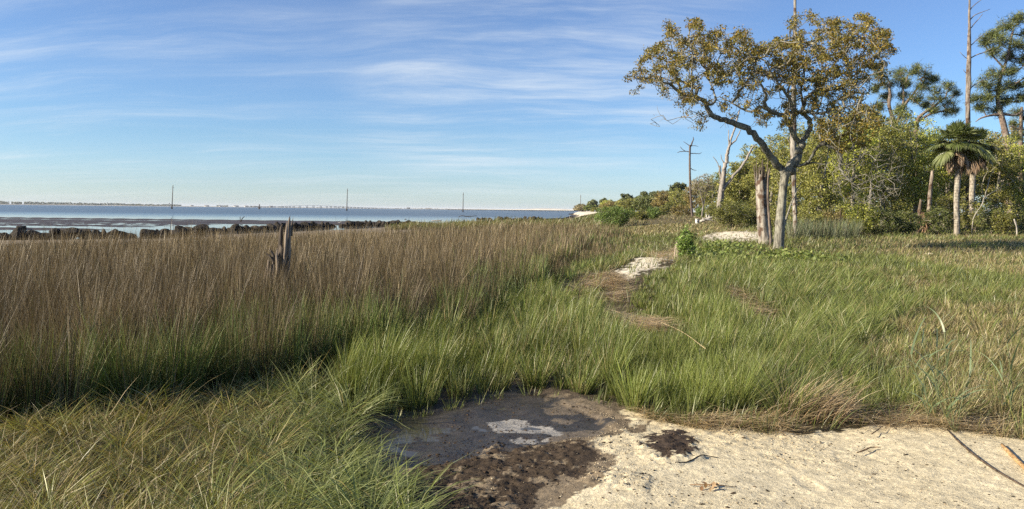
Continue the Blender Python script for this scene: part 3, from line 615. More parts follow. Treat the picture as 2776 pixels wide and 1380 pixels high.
# --- the oak
def oak():
    r = np.random.default_rng(5)
    b = ground_at(2111, 677); Y = b[1]
    trunk = [(2108, 690, 40, 0), (2111, 672, 33, 0), (2114, 640, 30, 0), (2116, 595, 28, 0), (2119, 560, 26, 0), (2123, 513, 25, 0), (2127, 480, 27, 0), (2127, 462, 26, 0)]
    limbs = [
        [(2127, 470, 22, 0), (2115, 452, 19, -.1), (2088, 421, 17.5, -.4), (2066, 388, 17, -.7), (2043, 362, 17, -.9), (2010, 341, 16, -1.1), (1964, 326, 14, -1.3), (1931, 310, 13, -1.5), (1917, 290, 11.5, -1.6), (1905, 270, 10.5, -1.6), (1867, 264, 9, -1.8), (1842, 250, 8, -2.0), (1817, 231, 6.5, -2.2), (1796, 222, 4.5, -2.3), (1755, 212, 3, -2.5), (1721, 206, 1.8, -2.6)],
        [(2127, 474, 25, 0), (2141, 461, 25, 0), (2157, 431, 24, .2), (2167, 405, 21, .3), (2172, 386, 18, .4)],
        [(2172, 392, 15, .4), (2158, 375, 14, .3), (2147, 358, 12.5, .1), (2140, 332, 11, 0), (2124, 313, 12, -.4), (2100, 306, 11, -.8), (2083, 298, 10, -1.1), (2073, 278, 8.5, -1.3), (2078, 258, 7, -1.6), (2062, 228, 5, -1.9), (2046, 190, 3.5, -2.1), (2040, 150, 2.2, -2.3)],
        [(2172, 390, 15, .4), (2187, 366, 13.5, .6), (2197, 345, 13, .8), (2196, 326, 13, .9), (2182, 312, 11, 1.0), (2178, 288, 10, 1.2), (2187, 264, 9, 1.5), (2210, 246, 8, 1.8), (2231, 230, 7, 2.0), (2243, 203, 6, 2.2), (2267, 165, 4.5, 2.5), (2290, 125, 3, 2.8), (2310, 90, 2, 3.0)],
        [(2140, 335, 9, 0), (2150, 315, 9, -.3), (2150, 295, 8, -.7), (2136, 262, 7, -1.1), (2112, 228, 5.5, -1.5), (2090, 195, 4, -1.8), (2075, 165, 2.5, -2.0)],
        [(2124, 313, 8, -.4), (2150, 302, 8.5, -.2), (2185, 303, 8, -.6), (2225, 308, 6.5, -1.0), (2262, 300, 5, -1.4), (2300, 290, 3.5, -1.8), (2338, 270, 2, -2.0)],
        [(2083, 298, 8, -1.1), (2062, 288, 8, -1.0), (2040, 302, 6.5, -.6), (2015, 296, 5, -.3), (1985, 280, 3.5, 0), (1950, 262, 2.2, .3)],
        [(1908, 272, 7, -1.6), (1925, 284, 7, -1.4), (1940, 270, 5.5, -1.0), (1930, 235, 4, -.6), (1912, 195, 3, -.2)],
        [(1880, 265, 6, -1.7), (1876, 240, 5, -1.9), (1876, 190, 4.5, -2.2), (1877, 150, 3.5, -2.4), (1868, 100, 2, -2.6)],
        [(2178, 290, 7, 1.2), (2172, 250, 6, 1.0), (2180, 200, 5, .8), (2172, 140, 4, .5), (2180, 90, 2.5, .2)],
        [(2210, 246, 6, 1.8), (2250, 245, 5, 1.4), (2290, 225, 4, 1.0), (2330, 190, 3, .7), (2370, 150, 2, .5)],
        [(2152, 452, 10, .1), (2166, 449, 9, -.4), (2180, 447, 8, -.8), (2196, 432, 8.5, -1.2), (2210, 408, 9, -1.5), (2226, 392, 9.5, -1.8), (2252, 396, 9, -2.1), (2272, 413, 8, -2.4), (2280, 431, 8, -2.6), (2276, 454, 7.5, -2.7), (2292, 477, 6, -2.9), (2311, 497, 4.5, -3.0), (2335, 512, 2.5, -3.2)],
        [(2180, 447, 6, -.8), (2205, 441, 4, -1.1), (2240, 447, 2.2, -1.3)],
        [(2226, 392, 7, -1.8), (2222, 360, 5, -1.6), (2228, 330, 4, -1.3), (2240, 300, 2.5, -1.0)],
        [(2124, 612, 9, .1), (2130, 597, 6, .3), (2138, 572, 5, .6), (2150, 540, 4, .9), (2164, 512, 2, 1.1)],
    ]
    th = thing('oak_tree', 'spreading oak with rust and olive leaves and a forked grey trunk on the meadow', 'tree', b)
    mb = MB(); paths = []
    col = np.array([.225, .215, .175])
    P, rad = pxpath(trunk, Y, 5); rad *= .9; P[0] = P[0] - np.array([0, 0, .1]); tube(mb, P, rad, 16, col, .16, 3); paths.append((P, rad))
    mb.build('trunk', M_BARK, th, b, True)
    mb = MB()
    for i, l in enumerate(limbs):
        P, rad = pxpath(l, Y, 4); w = r.normal(0, 1, P.shape) * (rad[:, None] * .25); w[:2] = 0; P = P + w
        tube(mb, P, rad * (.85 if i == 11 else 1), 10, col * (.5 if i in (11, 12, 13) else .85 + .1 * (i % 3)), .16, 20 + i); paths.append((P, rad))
    out = [(1708, 203), (1728, 165), (1742, 147), (1765, 128), (1799, 112), (1803, 70), (1811, 58), (1840, 75), (1867, 50), (1899, 50), (1908, 81), (1935, 85), (1952, 70), (1975, 100), (2000, 95), (2008, 67), (2030, 91), (2055, 125), (2073, 119), (2100, 108), (2133, 97), (2148, 59), (2164, 25), (2198, 28), (2223, 53), (2248, 47), (2280, 58), (2308, 62), (2325, 35), (2345, 32), (2360, 55), (2390, 85), (2411, 81), (2412, 112), (2433, 137), (2400, 155), (2395, 180), (2410, 200), (2401, 231), (2350, 250), (2351, 297), (2310, 337), (2242, 345), (2190, 300), (2150, 330), (2120, 350), (2050, 335), (2042, 315), (1985, 318), (1960, 295), (1899, 285), (1880, 305), (1855, 292), (1805, 265), (1767, 228)]
    holes = [(1945, 255, 26), (1905, 185, 18), (1990, 205, 14), (2108, 262, 20), (1850, 210, 16), (1925, 225, 16), (2035, 262, 16), (2070, 215, 12), (2240, 320, 12), (2370, 205, 14), (1780, 240, 14), (2090, 330, 14), (1985, 250, 14), (2055, 85, 20), (2330, 245, 12), (2215, 180, 8)]
    A = []; dep = []
    while len(A) < 1270:
        x, y = r.uniform(1705, 2436), r.uniform(24, 352)
        if not inpoly(np.array([x]), np.array([y]), out)[0]: continue
        if any((x - hx) ** 2 + (y - hy) ** 2 < hr * hr * r.uniform(.6, 1.1) for hx, hy, hr in holes): continue
        low = sstep(190, 300, y) * (1 - sstep(2000, 2150, x) * .75)
        if r.uniform() < .62 * low or vnoise(x / 22., y / 18., 4) < .30 + .1 * low: continue
        edge = 1.0 if y < 120 else .8
        dy = r.normal(0, 1.7) * edge - 1.2 * (1 - sstep(1750, 2150, x)); A.append(at(x, y, Y + np.clip(dy, -4, 4)))
    n0 = 0
    while n0 < 150:
        x, y = r.uniform(2200, 2400), r.uniform(285, 420)
        if inpoly(np.array([x]), np.array([y]), [(2210, 320), (2300, 290), (2385, 270), (2392, 330), (2350, 400), (2270, 415), (2215, 370)])[0] and vnoise(x / 14., y / 14., 8) > .36: A.append(at(x, y, Y - 1.8 + r.normal(0, 1.0))); n0 += 1
    # hanging sprays under the left limb
    for x, y in [(1893, 330), (1900, 350), (1888, 345), (1905, 340), (1898, 310), (1912, 322), (1870, 300), (1840, 285), (1862, 310), (1735, 235), (1720, 250), (1700, 214)]: A.append(at(x, y, Y - 1.7))
    A = np.array(A); N, par, cnt, bn = grow(paths, A, r, .30, 0, .006, .16)
    twig_mesh(mb, N, par, cnt, bn, .0075, col * .9, r, .48)
    # bare twigs: pale tangle below the right side and stray ends in the crown
    Bt = []
    while len(Bt) < 420:
        x, y = r.uniform(2255, 2475), r.uniform(395, 590)
        if ((x - 2350) / 115) ** 2 + ((y - 478) / 85) ** 2 < 1: Bt.append(at(x, y, Y - 2.6 + r.normal(0, .9)))
    for _ in range(150):
        x, y = r.uniform(1760, 2340), r.uniform(210, 350); Bt.append(at(x, y, Y + r.normal(-1, 1.5)))
    N2, p2, c2_, b2 = grow(paths[1:], np.array(Bt), r, .25, 0, .006, .14)
    twig_mesh(mb, N2, p2, c2_, b2, .0055, np.array([.22, .205, .165]), r, .26)
    mb.build('limbs', M_BARK, th, b, True)
    ml = MB(); n = 0
    for a in A:
        m = int(r.uniform(24, 58)); sc = r.uniform(.13, .30)
        C = a + rand_dirs(r, m) * (r.uniform(0, 1, (m, 1)) ** .5) * sc * np.array([1.15, 1.15, .8])
        q = vnoise(a[0] * .6 + 3, a[2] * .6, 9)
        cols = palette(r, m, [(.225, .155, .026), (.235, .14, .026), (.20, .17, .033), (.145, .15, .04), (.30, .235, .06)], [2 + 1.5 * (1 - q), .4 + 1.2 * (1 - q), 3.5, 1.5 + 3 * q, 2 + q], .28)
        leaves(ml, C, .098, cols, r, .45, .3)
    ml.build('crown', M_LEAF, th, b)
oak()

# --- dead trunks and snags traced from the photo
def dead_tree(name, label, cat, base, Y, paths, col, mat=None, jag=0.0, sides=10, twigs=None, tcol=(.36, .33, .29), twig_r=.008, seed=1, group=None, extra=None):
    r = np.random.default_rng(seed); th = thing(name, label, cat, base, group); col = np.array(col) * DIM; paths = [[(q[0], q[1], q[2] * .88, *q[3:]) for q in pp] for pp in paths]
    L = []; mb = MB()
    P, rad = pxpath(paths[0], Y, 5); P[0, 2] = min(P[0, 2], base[2] - .1); tube(mb, P, rad, sides + 4, col, .40, seed, True, jag); L.append((P, rad))
    mb.build('trunk', mat or M_DEAD, th, base, True)
    if len(paths) > 1 or twigs:
        for i, p in enumerate(paths[1:]):
            mb = MB(); P, rad = pxpath(p, Y, 4); P[1:] += r.normal(0, 1, P[1:].shape) * rad[1:, None] * .3; tube(mb, P, rad, sides, col * r.uniform(.8, 1.1), .25, seed + i + 2); L.append((P, rad))
            mb.build('branch', mat or M_DEAD, th, base, True)
        if twigs:
            A = []
            for x, y, sx, sy, n in twigs: A += [at(x + r.normal(0, sx), y + r.normal(0, sy), Y + r.normal(0, sx * Y / FPX)) for _ in range(n)]
            mb = MB(); N, par, cnt, bn = grow(L, np.array(A), r, .3, 0, .006, .25); twig_mesh(mb, N, par, cnt, bn, twig_r, tcol, r, .45); mb.build('twigs', mat or M_DEAD, th, base)
    if extra: extra(th, base)
    return th
GREYW = (.33, .30, .27); PALE = (.50, .47, .42); DIM = .66; BROWNW = (.20, .155, .12)
def splinters(px0, px1, top, bot, Y, n, seed, col):
    def f(th, base):
        r = np.random.default_rng(seed); mb = MB()
        for i in range(n):
            x = lerp(px0, px1, (i + r.uniform(.2, .8)) / n); t = top + r.uniform(0, 1) ** 2 * (bot - top) * .8
            dy = r.uniform(-.12, .12); a = at(x + r.normal(0, 1), bot + 8, Y + dy); c = at(x + r.normal(0, 2.5), t, Y + dy * 1.2); w_ = (px1 - px0) / n * .75 * Y / FPX
            tube(mb, [a, lerp(a, c, .5), lerp(a, c, .85), c], [w_, w_ * .9, w_ * .6, w_ * .12], 5, np.array(col) * r.uniform(.5, 1.15), .2, i)
        mb.build('splintered_top', M_DEAD, th, base)
    return f
b = ground_at(2074, 664)
dead_tree('broken_snag', 'thick broken dead trunk with flaking bark standing against the oak', 'dead tree', b, b[1],
    [[(2079, 672, 58), (2077, 655, 46), (2074, 630, 40), (2070, 590, 36), (2066, 540, 33), (2064, 505, 31), (2062, 484, 29)]], (.46, .42, .36), M_SNAG, .30, 16, seed=3, extra=splinters(2046, 2079, 430, 500, b[1], 12, 4, (.20, .165, .13)))
b = foot(2088, 31.5)
dead_tree('dead_sapling', 'thin dead stem rising just behind the thick broken trunk', 'dead tree', b, 31.5, [[(2090, 660, 9), (2086, 600, 8), (2082, 540, 7), (2083, 480, 6), (2087, 456, 3)]], (.27, .22, .18), seed=4)
b = foot(2156, 40)
dead_tree('dead_pine', 'tall bare pale dead pine standing straight behind the oak', 'dead tree', b, 40, [[(2157, 650, 15), (2154, 560, 13), (2152, 470, 15), (2150, 380, 17), (2152, 250, 14), (2154, 120, 11), (2155, 20, 8.5), (2156, -60, 5)], [(2153, 520, 5), (2166, 505, 3), (2172, 495, 1.5)], [(2152, 400, 4), (2140, 385, 3), (2134, 372, 1.5)]], (.45, .42, .37), M_SNAG, seed=6)
b = foot(1952, 84)
dead_tree('bleached_dead_tree', 'bleached dead tree with two long bare limbs behind the rounded shrub', 'dead tree', b, 84,
    [[(1948, 600, 26), (1952, 560, 20), (1956, 520, 17), (1961, 480, 15), (1963, 455, 14)],
     [(1963, 462, 13), (1968, 440, 12), (1972, 415, 10), (1977, 395, 8, ), (1986, 366, 6.5), (1994, 338, 5.5), (2000, 316, 5), (2005, 298, 3.5)],
     [(1978, 393, 5.5), (1990, 385, 5), (1999, 372, 4), (2008, 352, 2.5)], [(1977, 396, 4), (1975, 378, 3.5), (1976, 352, 2)],
     [(1958, 520, 12), (1966, 505, 11), (1980, 488, 9), (2003, 462, 8), (2023, 432, 7), (2036, 408, 5.5), (2048, 391, 3)],
     [(1957, 500, 7), (1953, 470, 7), (1951, 448, 5)], [(1953, 470, 4), (1946, 444, 2.8), (1933, 424, 1.6)], [(1965, 445, 4), (1957, 432, 2.6), (1954, 419, 1.4)], [(1957, 505, 3), (1948, 494, 2.2), (1941, 490, 1.4)], [(1957, 540, 4), (1946, 520, 3), (1943, 515, 2)]], (.47, .43, .38), seed=8)
b = foot(1876, 112)
dead_tree('branch_stub_pine', 'slim dead pine pole with a few crooked branch stubs at its top', 'dead tree', b, 112,
    [[(1877, 590, 8.5), (1874, 560, 7), (1871, 500, 6.2), (1870, 440, 6), (1870, 400, 5.6), (1871, 393, 5)], [(1871, 400, 4.5), (1876, 388, 4), (1880, 378, 3), (1879, 371, 1.5)],
     [(1870, 412, 2.8), (1858, 410, 2.4), (1845, 411, 2), (1836, 414, 1.2)], [(1858, 410, 2), (1850, 405, 1.8), (1844, 398, 1.3)], [(1871, 416, 2.4), (1884, 416, 2.2), (1896, 417, 1.8), (1902, 413, 1)], [(1870, 396, 2.4), (1862, 390, 2), (1853, 384, 1.2)], [(1873, 396, 2), (1884, 395, 1.6), (1893, 397, 1)], [(1871, 455, 2.4), (1876, 459, 2.2), (1882, 461, 1.8), (1888, 462, 1.1)]], (.22, .175, .15), seed=9)
b = foot(2624, 55)
dead_tree('tall_snag', 'very tall weathered dead pine with side branches towering over the palms', 'dead tree', b, 55,
    [[(2624, 660, 20), (2624, 560, 17), (2624, 430, 15), (2624, 310, 13.5), (2625, 230, 13), (2626, 165, 12.5), (2627, 100, 9.5), (2628, 85, 8), (2628, 30, 6.5), (2629, -30, 4.5)],
     [(2629, 55, 3.5), (2641, 42, 2.8), (2654, 36, 2.2), (2684, 25, 1.2)], [(2629, 28, 3), (2640, 15, 2.4), (2662, -2, 1.4)], [(2630, 78, 3), (2650, 55, 2.2), (2664, 38, 1.3)], [(2628, 128, 3.4), (2644, 112, 2.6), (2667, 92, 1.4)],
     [(2629, 158, 4), (2650, 148, 3.2), (2672, 140, 2.4), (2690, 130, 1.3)], [(2623, 160, 2.6), (2613, 152, 1.8), (2602, 141, 1.1)], [(2624, 205, 2.5), (2616, 195, 1.8), (2611, 188, 1)], [(2630, 240, 3), (2650, 225, 2.4), (2680, 210, 1.4)]], (.36, .31, .265), M_SNAG, seed=10)
b = foot(2522, 47)
def boots(px, y0, y1, w0, Y, seed):
    def f(th, base):
        r = np.random.default_rng(seed); mb = MB()
        for i in range(70):
            y = r.uniform(y0, y1); s = r.uniform(-1, 1); a = at(px + s * w0 * .4, y, Y - .12 + .3 * abs(s)); c = at(px + s * w0 * .62 + r.normal(0, 2), y + r.uniform(8, 22), Y - .3 + .3 * abs(s))
            tube(mb, [a, lerp(a, c, .5), c], [.035, .03, .008], 4, np.array([.24, .15, .09]) * r.uniform(.6, 1.4))
        mb.build('fibre_skirt', M_DRY, th, base)
    return f
dead_tree('dead_palm', 'dead palm trunk with a ragged fibre skirt left of the living palm', 'dead tree', b, 47, [[(2515, 650, 17), (2516, 610, 16), (2519, 570, 14), (2522, 520, 12.5), (2526, 480, 10), (2527, 462, 6)]], (.40, .34, .28), M_SNAG, .1, seed=11, extra=boots(2513, 575, 630, 38, 47, 5))
b = foot(2491, 47.5)
dead_tree('short_palm_snag', 'short broken palm stub beside the taller dead palm', 'dead tree', b, 47.5, [[(2488, 650, 13), (2489, 610, 11.5), (2492, 575, 10), (2497, 541, 6)]], (.27, .22, .17), M_SNAG, .08, seed=12)
b = foot(2350, 44)
dead_tree('leaning_sapling', 'slender pale crooked stem leaning at the thicket edge', 'dead tree', b, 44, [[(2343, 630, 8), (2350, 590, 7), (2356, 565, 6.5), (2360, 520, 5), (2362, 505, 3.5)]], (.42, .39, .34), seed=13)
b = foot(2640, 47)
dead_tree('bare_white_sapling', 'bare white forked sapling leaning right among shrubs beside the palm', 'dead tree', b, 47, [[(2636, 600, 3.6), (2645, 580, 3.4), (2662, 555, 3.2), (2668, 535, 3)], [(2668, 538, 2.8), (2678, 505, 2.2), (2684, 480, 1.6), (2694, 462, 1)], [(2668, 536, 2.8), (2690, 522, 2.2), (2714, 507, 1.4)], [(2660, 575, 2.2), (2690, 565, 1.8), (2716, 558, 1.2)], [(2698, 515, 1.4), (2700, 500, .9)]], (.52, .49, .43), seed=14)
b = foot(2752, 44)
dead_tree('broken_white_stake', 'short white broken stem at the edge of the grass far right', 'dead tree', b, 44, [[(2757, 636, 4.5), (2756, 618, 4.5), (2752, 602, 5), (2749, 594, 3.5)]], (.6, .56, .5), seed=15)
b = foot(2275, 43)
dead_tree('dark_twiggy_stub', 'dark upright dead stub in brown brush beyond the oak', 'dead tree', b, 43, [[(2277, 640, 5), (2277, 615, 5), (2279, 580, 3.5), (2281, 560, 1.5)]], (.10, .075, .05), seed=16)

# marsh stump, small stump
def shard(mb, Y, pts, depth, col, seed=0):
    """a splintered slab: traced centreline (px,py,width px), elliptical section"""
    P, rad = pxpath(pts, Y, 4); tube(mb, P, rad, 8, col, .35, seed, True, .05)
Y0 = 11.2; b = foot(757, Y0); th = thing('marsh_stump', 'splintered grey dead stump standing alone in the brown rush', 'stump', b)
mb = MB(); gw = np.array([.20, .165, .13])
for i, (pts, dy, c) in enumerate([([(764, 800, 36), (764, 730, 30), (767, 690, 26), (770, 670, 24)], .0, .55), ([(776, 760, 17), (780, 700, 17), (782, 650, 13), (783, 620, 10), (784, 600, 7), (785, 588, 2.5)], .02, 1.0), ([(772, 720, 12), (775, 660, 9), (777, 625, 6), (778, 604, 2.5)], -.05, 1.25), ([(790, 640, 7), (791, 618, 6), (792, 604, 4), (794, 594, 1.5)], .06, .7), ([(752, 790, 20), (757, 720, 16), (760, 660, 12), (762, 625, 8.5), (764, 611, 5)], .03, .5), ([(740, 800, 22), (742, 740, 18), (746, 705, 12), (749, 690, 5)], -.08, 1.2), ([(727, 800, 16), (728, 745, 12), (728, 715, 8), (727, 704, 3)], .0, .8), ([(716, 800, 12), (720, 750, 8), (724, 725, 3)], .05, 1.0), ([(748, 720, 9), (742, 696, 8), (736, 683, 6), (733, 677, 2)], -.1, .6), ([(744, 715, 7), (734, 698, 6), (725, 690, 4), (721, 686, 2)], -.12, .55), ([(754, 745, 12), (752, 712, 9), (750, 690, 5), (751, 676, 2)], -.14, 1.3), ([(734, 780, 12), (735, 735, 8), (736, 712, 3)], -.12, 1.1)]):
    shard(mb, Y0 + dy, pts, .1, gw * c, i)
o = mb.build('stump_wood', M_DEAD, th, b, True)
b = ground_at(1836, 706); Y0 = b[1]; th = thing('weathered_stump', 'small weathered grey stump beside the leafy sapling and sandy path', 'stump', b); mb = MB()
for i, (pts, dy, c) in enumerate([([(1836, 712, 15), (1837, 690, 12), (1838, 668, 11), (1838, 656, 7)], 0, 1.1), ([(1832, 712, 9), (1831, 685, 7), (1833, 665, 5), (1835, 655, 2)], .03, 1.3), ([(1842, 712, 8), (1842, 690, 6), (1842, 670, 4), (1842, 659, 2)], .02, .4)]): shard(mb, Y0 + dy, pts, .1, gw * c * 1.3, i + 20)
mb.build('stump_wood', M_DEAD, th, b, True)

# --- procedural broadleaf trees and shrubs
OLIVE = [(.165, .17, .042), (.13, .14, .038), (.19, .18, .048), (.10, .105, .035)]
YGREEN = [(.225, .245, .045), (.275, .285, .05), (.17, .19, .04), (.12, .135, .035)]
DKGREEN = [(.085, .105, .032), (.11, .125, .036), (.065, .08, .028)]
BUSHG = [(.11, .165, .04), (.14, .19, .05), (.085, .13, .035)]
GREYT = [(.17, .15, .10), (.13, .125, .06), (.20, .175, .12)]
RUSTY = [(.15, .12, .04), (.12, .11, .04), (.17, .13, .05)]
def crown_points(r, c, rx, rz, n, lob=3.0, gap=.3):
    out = []; s = r.uniform(0, 50)
    while len(out) < n:
        p = rand_dirs(r, 200) * (r.uniform(.12, 1, (200, 1)) ** .5)
        lobn = vnoise(np.arctan2(p[:, 1], p[:, 0]) * lob / 1.6 + s, p[:, 2] * lob + s, 3)
        ok = (np.linalg.norm(p, axis=1) < .50 + .78 * lobn) & (vnoise(p[:, 0] * 3.2 + s, p[:, 2] * 3.2 + p[:, 1] * 2, 5) > gap)
        out += list(c + p[ok] * np.array([rx, rx, rz]))
    return np.array(out[:n])
def broadleaf(label, px, Y, top, wpx, cols, n=150, lf=.15, per=26, seed=0, bottom=.12, name='broadleaf_tree', cat='tree', group='trees of the wood edge', barkc=(.24, .22, .18), bare=0, gap=.28):
    n = int(n * 1.55); per = int(per * 1.45); cols = [tuple(np.array(c) * (1.65 if Y < 90 else 1.8)) for c in cols]
    r = np.random.default_rng(1000 + seed); b = foot(px, Y); H = at(px, top, Y)[2] - b[2]; rw = wpx * .5 * Y / FPX
    th = thing(name, label, cat, b, group)
    A = crown_points(r, b + np.array([0, 0, H * (bottom + 1) / 2]), rw, H * (1 - bottom) / 2, n, 3.2, gap)
    lean = r.normal(0, .08, 2) * H; limbs = []; mb = MB(); bc = np.array(barkc)
    tp = np.array([b - [0, 0, .15], b + [lean[0] * .2, lean[1] * .2, H * .25], b + [lean[0] * .6, lean[1] * .6, H * .55], b + [lean[0], lean[1], H * .82]])
    P = spline(tp, 4); rad = np.linspace(.022, .005, len(P)) * H; tube(mb, P, rad, 8, bc, .2, seed); limbs.append((P, rad))
    for i in range(4):
        k = int(len(P) * r.uniform(.25, .7)); q = A[r.integers(len(A))]; mid = lerp(P[k], q, .5) + np.array([0, 0, .08 * H]); Q = spline([P[k], mid, q], 4)
        rd = np.linspace(rad[k] * .7, .012, len(Q)); tube(mb, Q, rd, 6, bc, .2, seed + i); limbs.append((Q, rd))
    N, par, cnt, bn = grow(limbs, A, r, max(.35, H * .06), 0, .006, .2); twig_mesh(mb, N, par, cnt, bn, .010 * max(1, Y / 60), bc * 1.2, r, .42)
    if bare:
        Bt = crown_points(r, b + np.array([0, 0, H * (bottom + 1) / 2]), rw * 1.08, H * (1 - bottom) / 2, bare, 3.2, gap); N, par, cnt, bn = grow(limbs, Bt, r, .4, 0, .006, .3); twig_mesh(mb, N, par, cnt, bn, .010 * max(1, Y / 60), bc * 1.6, r, .42)
    mb.build('trunk', M_BARK, th, b, True)
    ml = MB(); cr = .30 * rw ** .6 * (150 / n) ** .25
    m = r.integers(int(per * .5), int(per * 1.5), n); C = np.repeat(A, m, 0); k = len(C)
    C = C + rand_dirs(r, k) * (r.uniform(0, 1, (k, 1)) ** .5) * cr * np.array([1.2, 1.2, .7]); C[:, 2] = np.maximum(C[:, 2], b[2] + .08)
    tone = np.repeat(np.exp(r.normal(0, .16, n)), m)[:, None]
    leaves(ml, C, lf, palette(r, k, cols, None, .22) * tone, r, .5, .35); ml.build('crown', M_LEAF, th, b)
    return th
def shrub(label, px, Y, top, wpx, cols, n=70, lf=.12, per=34, seed=0, name='shrub', group='shrubs along the wood edge', bare=0, gap=.2):
    cols = [tuple(np.array(c) * 1.3) for c in cols]
    r = np.random.default_rng(3000 + seed); b = foot(px, Y); H = at(px, top, Y)[2] - b[2]; rw = wpx * .5 * Y / FPX
    th = thing(name, label, 'shrub', b, group)
    A = crown_points(r, b + np.array([0, 0, H * .48]), rw, H * .52, n, 3.5, gap); A[:, 2] = np.maximum(A[:, 2], b[2] + .1)
    mb = MB(); limbs = []
    for i in range(6):
        q = A[r.integers(len(A))]; p0 = b + np.array([*r.normal(0, .12 * rw, 2), -.08]); Q = spline([p0, lerp(p0, q, .5) + [0, 0, .1 * H], q], 4); rd = np.linspace(.03, .01, len(Q)) * max(1, rw * .5)
        tube(mb, Q, rd, 5, (.20, .17, .13)); limbs.append((Q, rd))
    Ab = A if not bare else np.concatenate([A, crown_points(r, b + np.array([0, 0, H * .5]), rw * 1.15, H * .58, bare, 3.5, gap)])
    N, par, cnt, bn = grow(limbs, Ab, r, .35, 0, .006, .25); twig_mesh(mb, N, par, cnt, bn, .007 * max(1, Y / 60), np.array([.27, .24, .19]), r, .42)
    mb.build('stems', M_BARK, th, b, True)
    ml = MB(); cr = .26 * max(rw, .4) ** .6; m = r.integers(int(per * .5), int(per * 1.5), n); C = np.repeat(A, m, 0); k = len(C)
    C = C + rand_dirs(r, k) * (r.uniform(0, 1, (k, 1)) ** .5) * cr; C[:, 2] = np.maximum(C[:, 2], b[2] + .04)
    leaves(ml, C, lf, palette(r, k, cols, None, .22) * np.repeat(np.exp(r.normal(0, .15, n)), m)[:, None], r, .5, .4); ml.build('foliage', M_LEAF, th, b)
    return th
# wood edge, right of the oak (front to back), and the trees receding to its left
for i, a in enumerate([
    ('olive broadleaf tree directly right of the oak trunk, low and dense', 2215, 47, 335, 150, OLIVE, 170, .14, 30),
    ('yellow green broadleaf tree second right of the oak, behind bare twigs', 2310, 50, 290, 170, YGREEN, 190, .14, 30),
    ('dull olive tree filling the middle of the wood between oak and palm', 2395, 52, 292, 160, OLIVE, 190, .14, 30),
    ('bright yellow green tree immediately left of the palm crown', 2485, 53, 292, 175, YGREEN, 210, .14, 30),
    ('dark green tree in shade between the dead palm and the living palm', 2560, 56, 385, 120, DKGREEN, 140, .15, 30),
    ('grey olive tree right of the palms behind the white sapling', 2690, 53, 355, 140, OLIVE, 170, .14, 28),
    ('bright green tree low at the far right edge of the wood', 2765, 54, 350, 130, YGREEN, 160, .14, 28),
    ('broad shaded olive tree deep in the wood behind the oak', 2150, 64, 315, 170, OLIVE, 170, .18, 26),
    ('rust tinged tree deep in the wood under the oak crown', 2255, 66, 290, 150, RUSTY, 160, .18, 26),
    ('dark olive tree deep in the wood left of the pine group', 2345, 70, 285, 150, DKGREEN, 160, .19, 26),
    ('dark green tree deep in the wood below the pine group', 2440, 70, 285, 150, DKGREEN, 160, .19, 26),
    ('dull green tree deep in the wood behind the palm trunk', 2590, 70, 320, 150, OLIVE, 160, .19, 26),
    ('brownish tree deep in the wood beneath the large right pine', 2725, 68, 330, 150, RUSTY, 160, .19, 26),
    ('olive tree seen through the fork of the oak', 2085, 72, 355, 130, OLIVE, 160, .19, 28),
    ('rounded olive tree left of the thick broken trunk', 2040, 88, 375, 110, OLIVE, 150, .22, 28),
    ('grey olive tree just right of the bleached dead tree', 1995, 100, 440, 100, OLIVE, 150, .25, 28),
    ('dark domed tree behind the bleached dead tree', 1960, 130, 458, 95, DKGREEN, 130, .30, 26),
    ]): broadleaf(*a, seed=i, bare=40 if i in (1, 2, 5, 8, 12) else 0, bottom=.04 if i < 7 else .1)
for i, (px, top, cols, lab) in enumerate([(2060, 400, OLIVE, 'dim tree in the back row of the wood behind the oak fork'), (2120, 375, DKGREEN, 'dim tree in the back row just left of the oak trunk line'), (2185, 340, OLIVE, 'dim tree in the back row just right of the oak trunk line'), (2245, 325, DKGREEN, 'dim tree in the back row under the right half of the oak crown'), (2305, 320, OLIVE, 'dim tree in the back row left below the rounded pine'), (2370, 315, DKGREEN, 'dim tree in the back row directly below the rounded pine'), (2435, 312, OLIVE, 'dim tree in the back row right below the rounded pine'), (2500, 322, DKGREEN, 'dim tree in the back row left of the palm crown'), (2560, 345, OLIVE, 'dim tree in the back row behind the palm crown'), (2625, 365, DKGREEN, 'dim tree in the back row behind the tall dead pine'), (2690, 350, OLIVE, 'dim tree in the back row left of the leaning pine trunk'), (2750, 350, DKGREEN, 'dim tree in the back row right of the leaning pine trunk'), (2010, 430, OLIVE, 'dim tree in the back row behind the thick broken trunk')]):
    broadleaf(lab, px, 86, top, 130, cols, 130, .26, 26, 50 + i, .02, gap=.15)
for i, (px, Y, top, wpx, cols, lab) in enumerate([(1660, 250, 545, 70, RUSTY, 'low brownish tree rising just behind the large green shore shrub'), (1700, 215, 535, 70, OLIVE, 'olive tree filling the shore line left of the second domed pine'), (1748, 195, 528, 70, DKGREEN, 'dark tree filling the shore line under the domed pines'), (1795, 170, 518, 75, RUSTY, 'brownish tree filling the shore line left of the forked far pine'), (1842, 150, 506, 75, OLIVE, 'olive tree filling the shore line right of the forked far pine'), (1888, 135, 488, 75, RUSTY, 'brownish tree behind the slim dead pine pole'), (1930, 125, 468, 75, OLIVE, 'olive tree left behind the bleached dead tree')]):
    broadleaf(lab, px, Y, top, wpx, cols, 110, .09 * Y / 55, 26, 120 + i, .02, group='trees of the far point', gap=.2)
broadleaf('half bare grey twigged tree beside the slim dead pine pole', 1902, 105, 468, 70, GREYT, 70, .2, 10, 31, .42, bare=160, gap=.3, barkc=(.22, .20, .17))
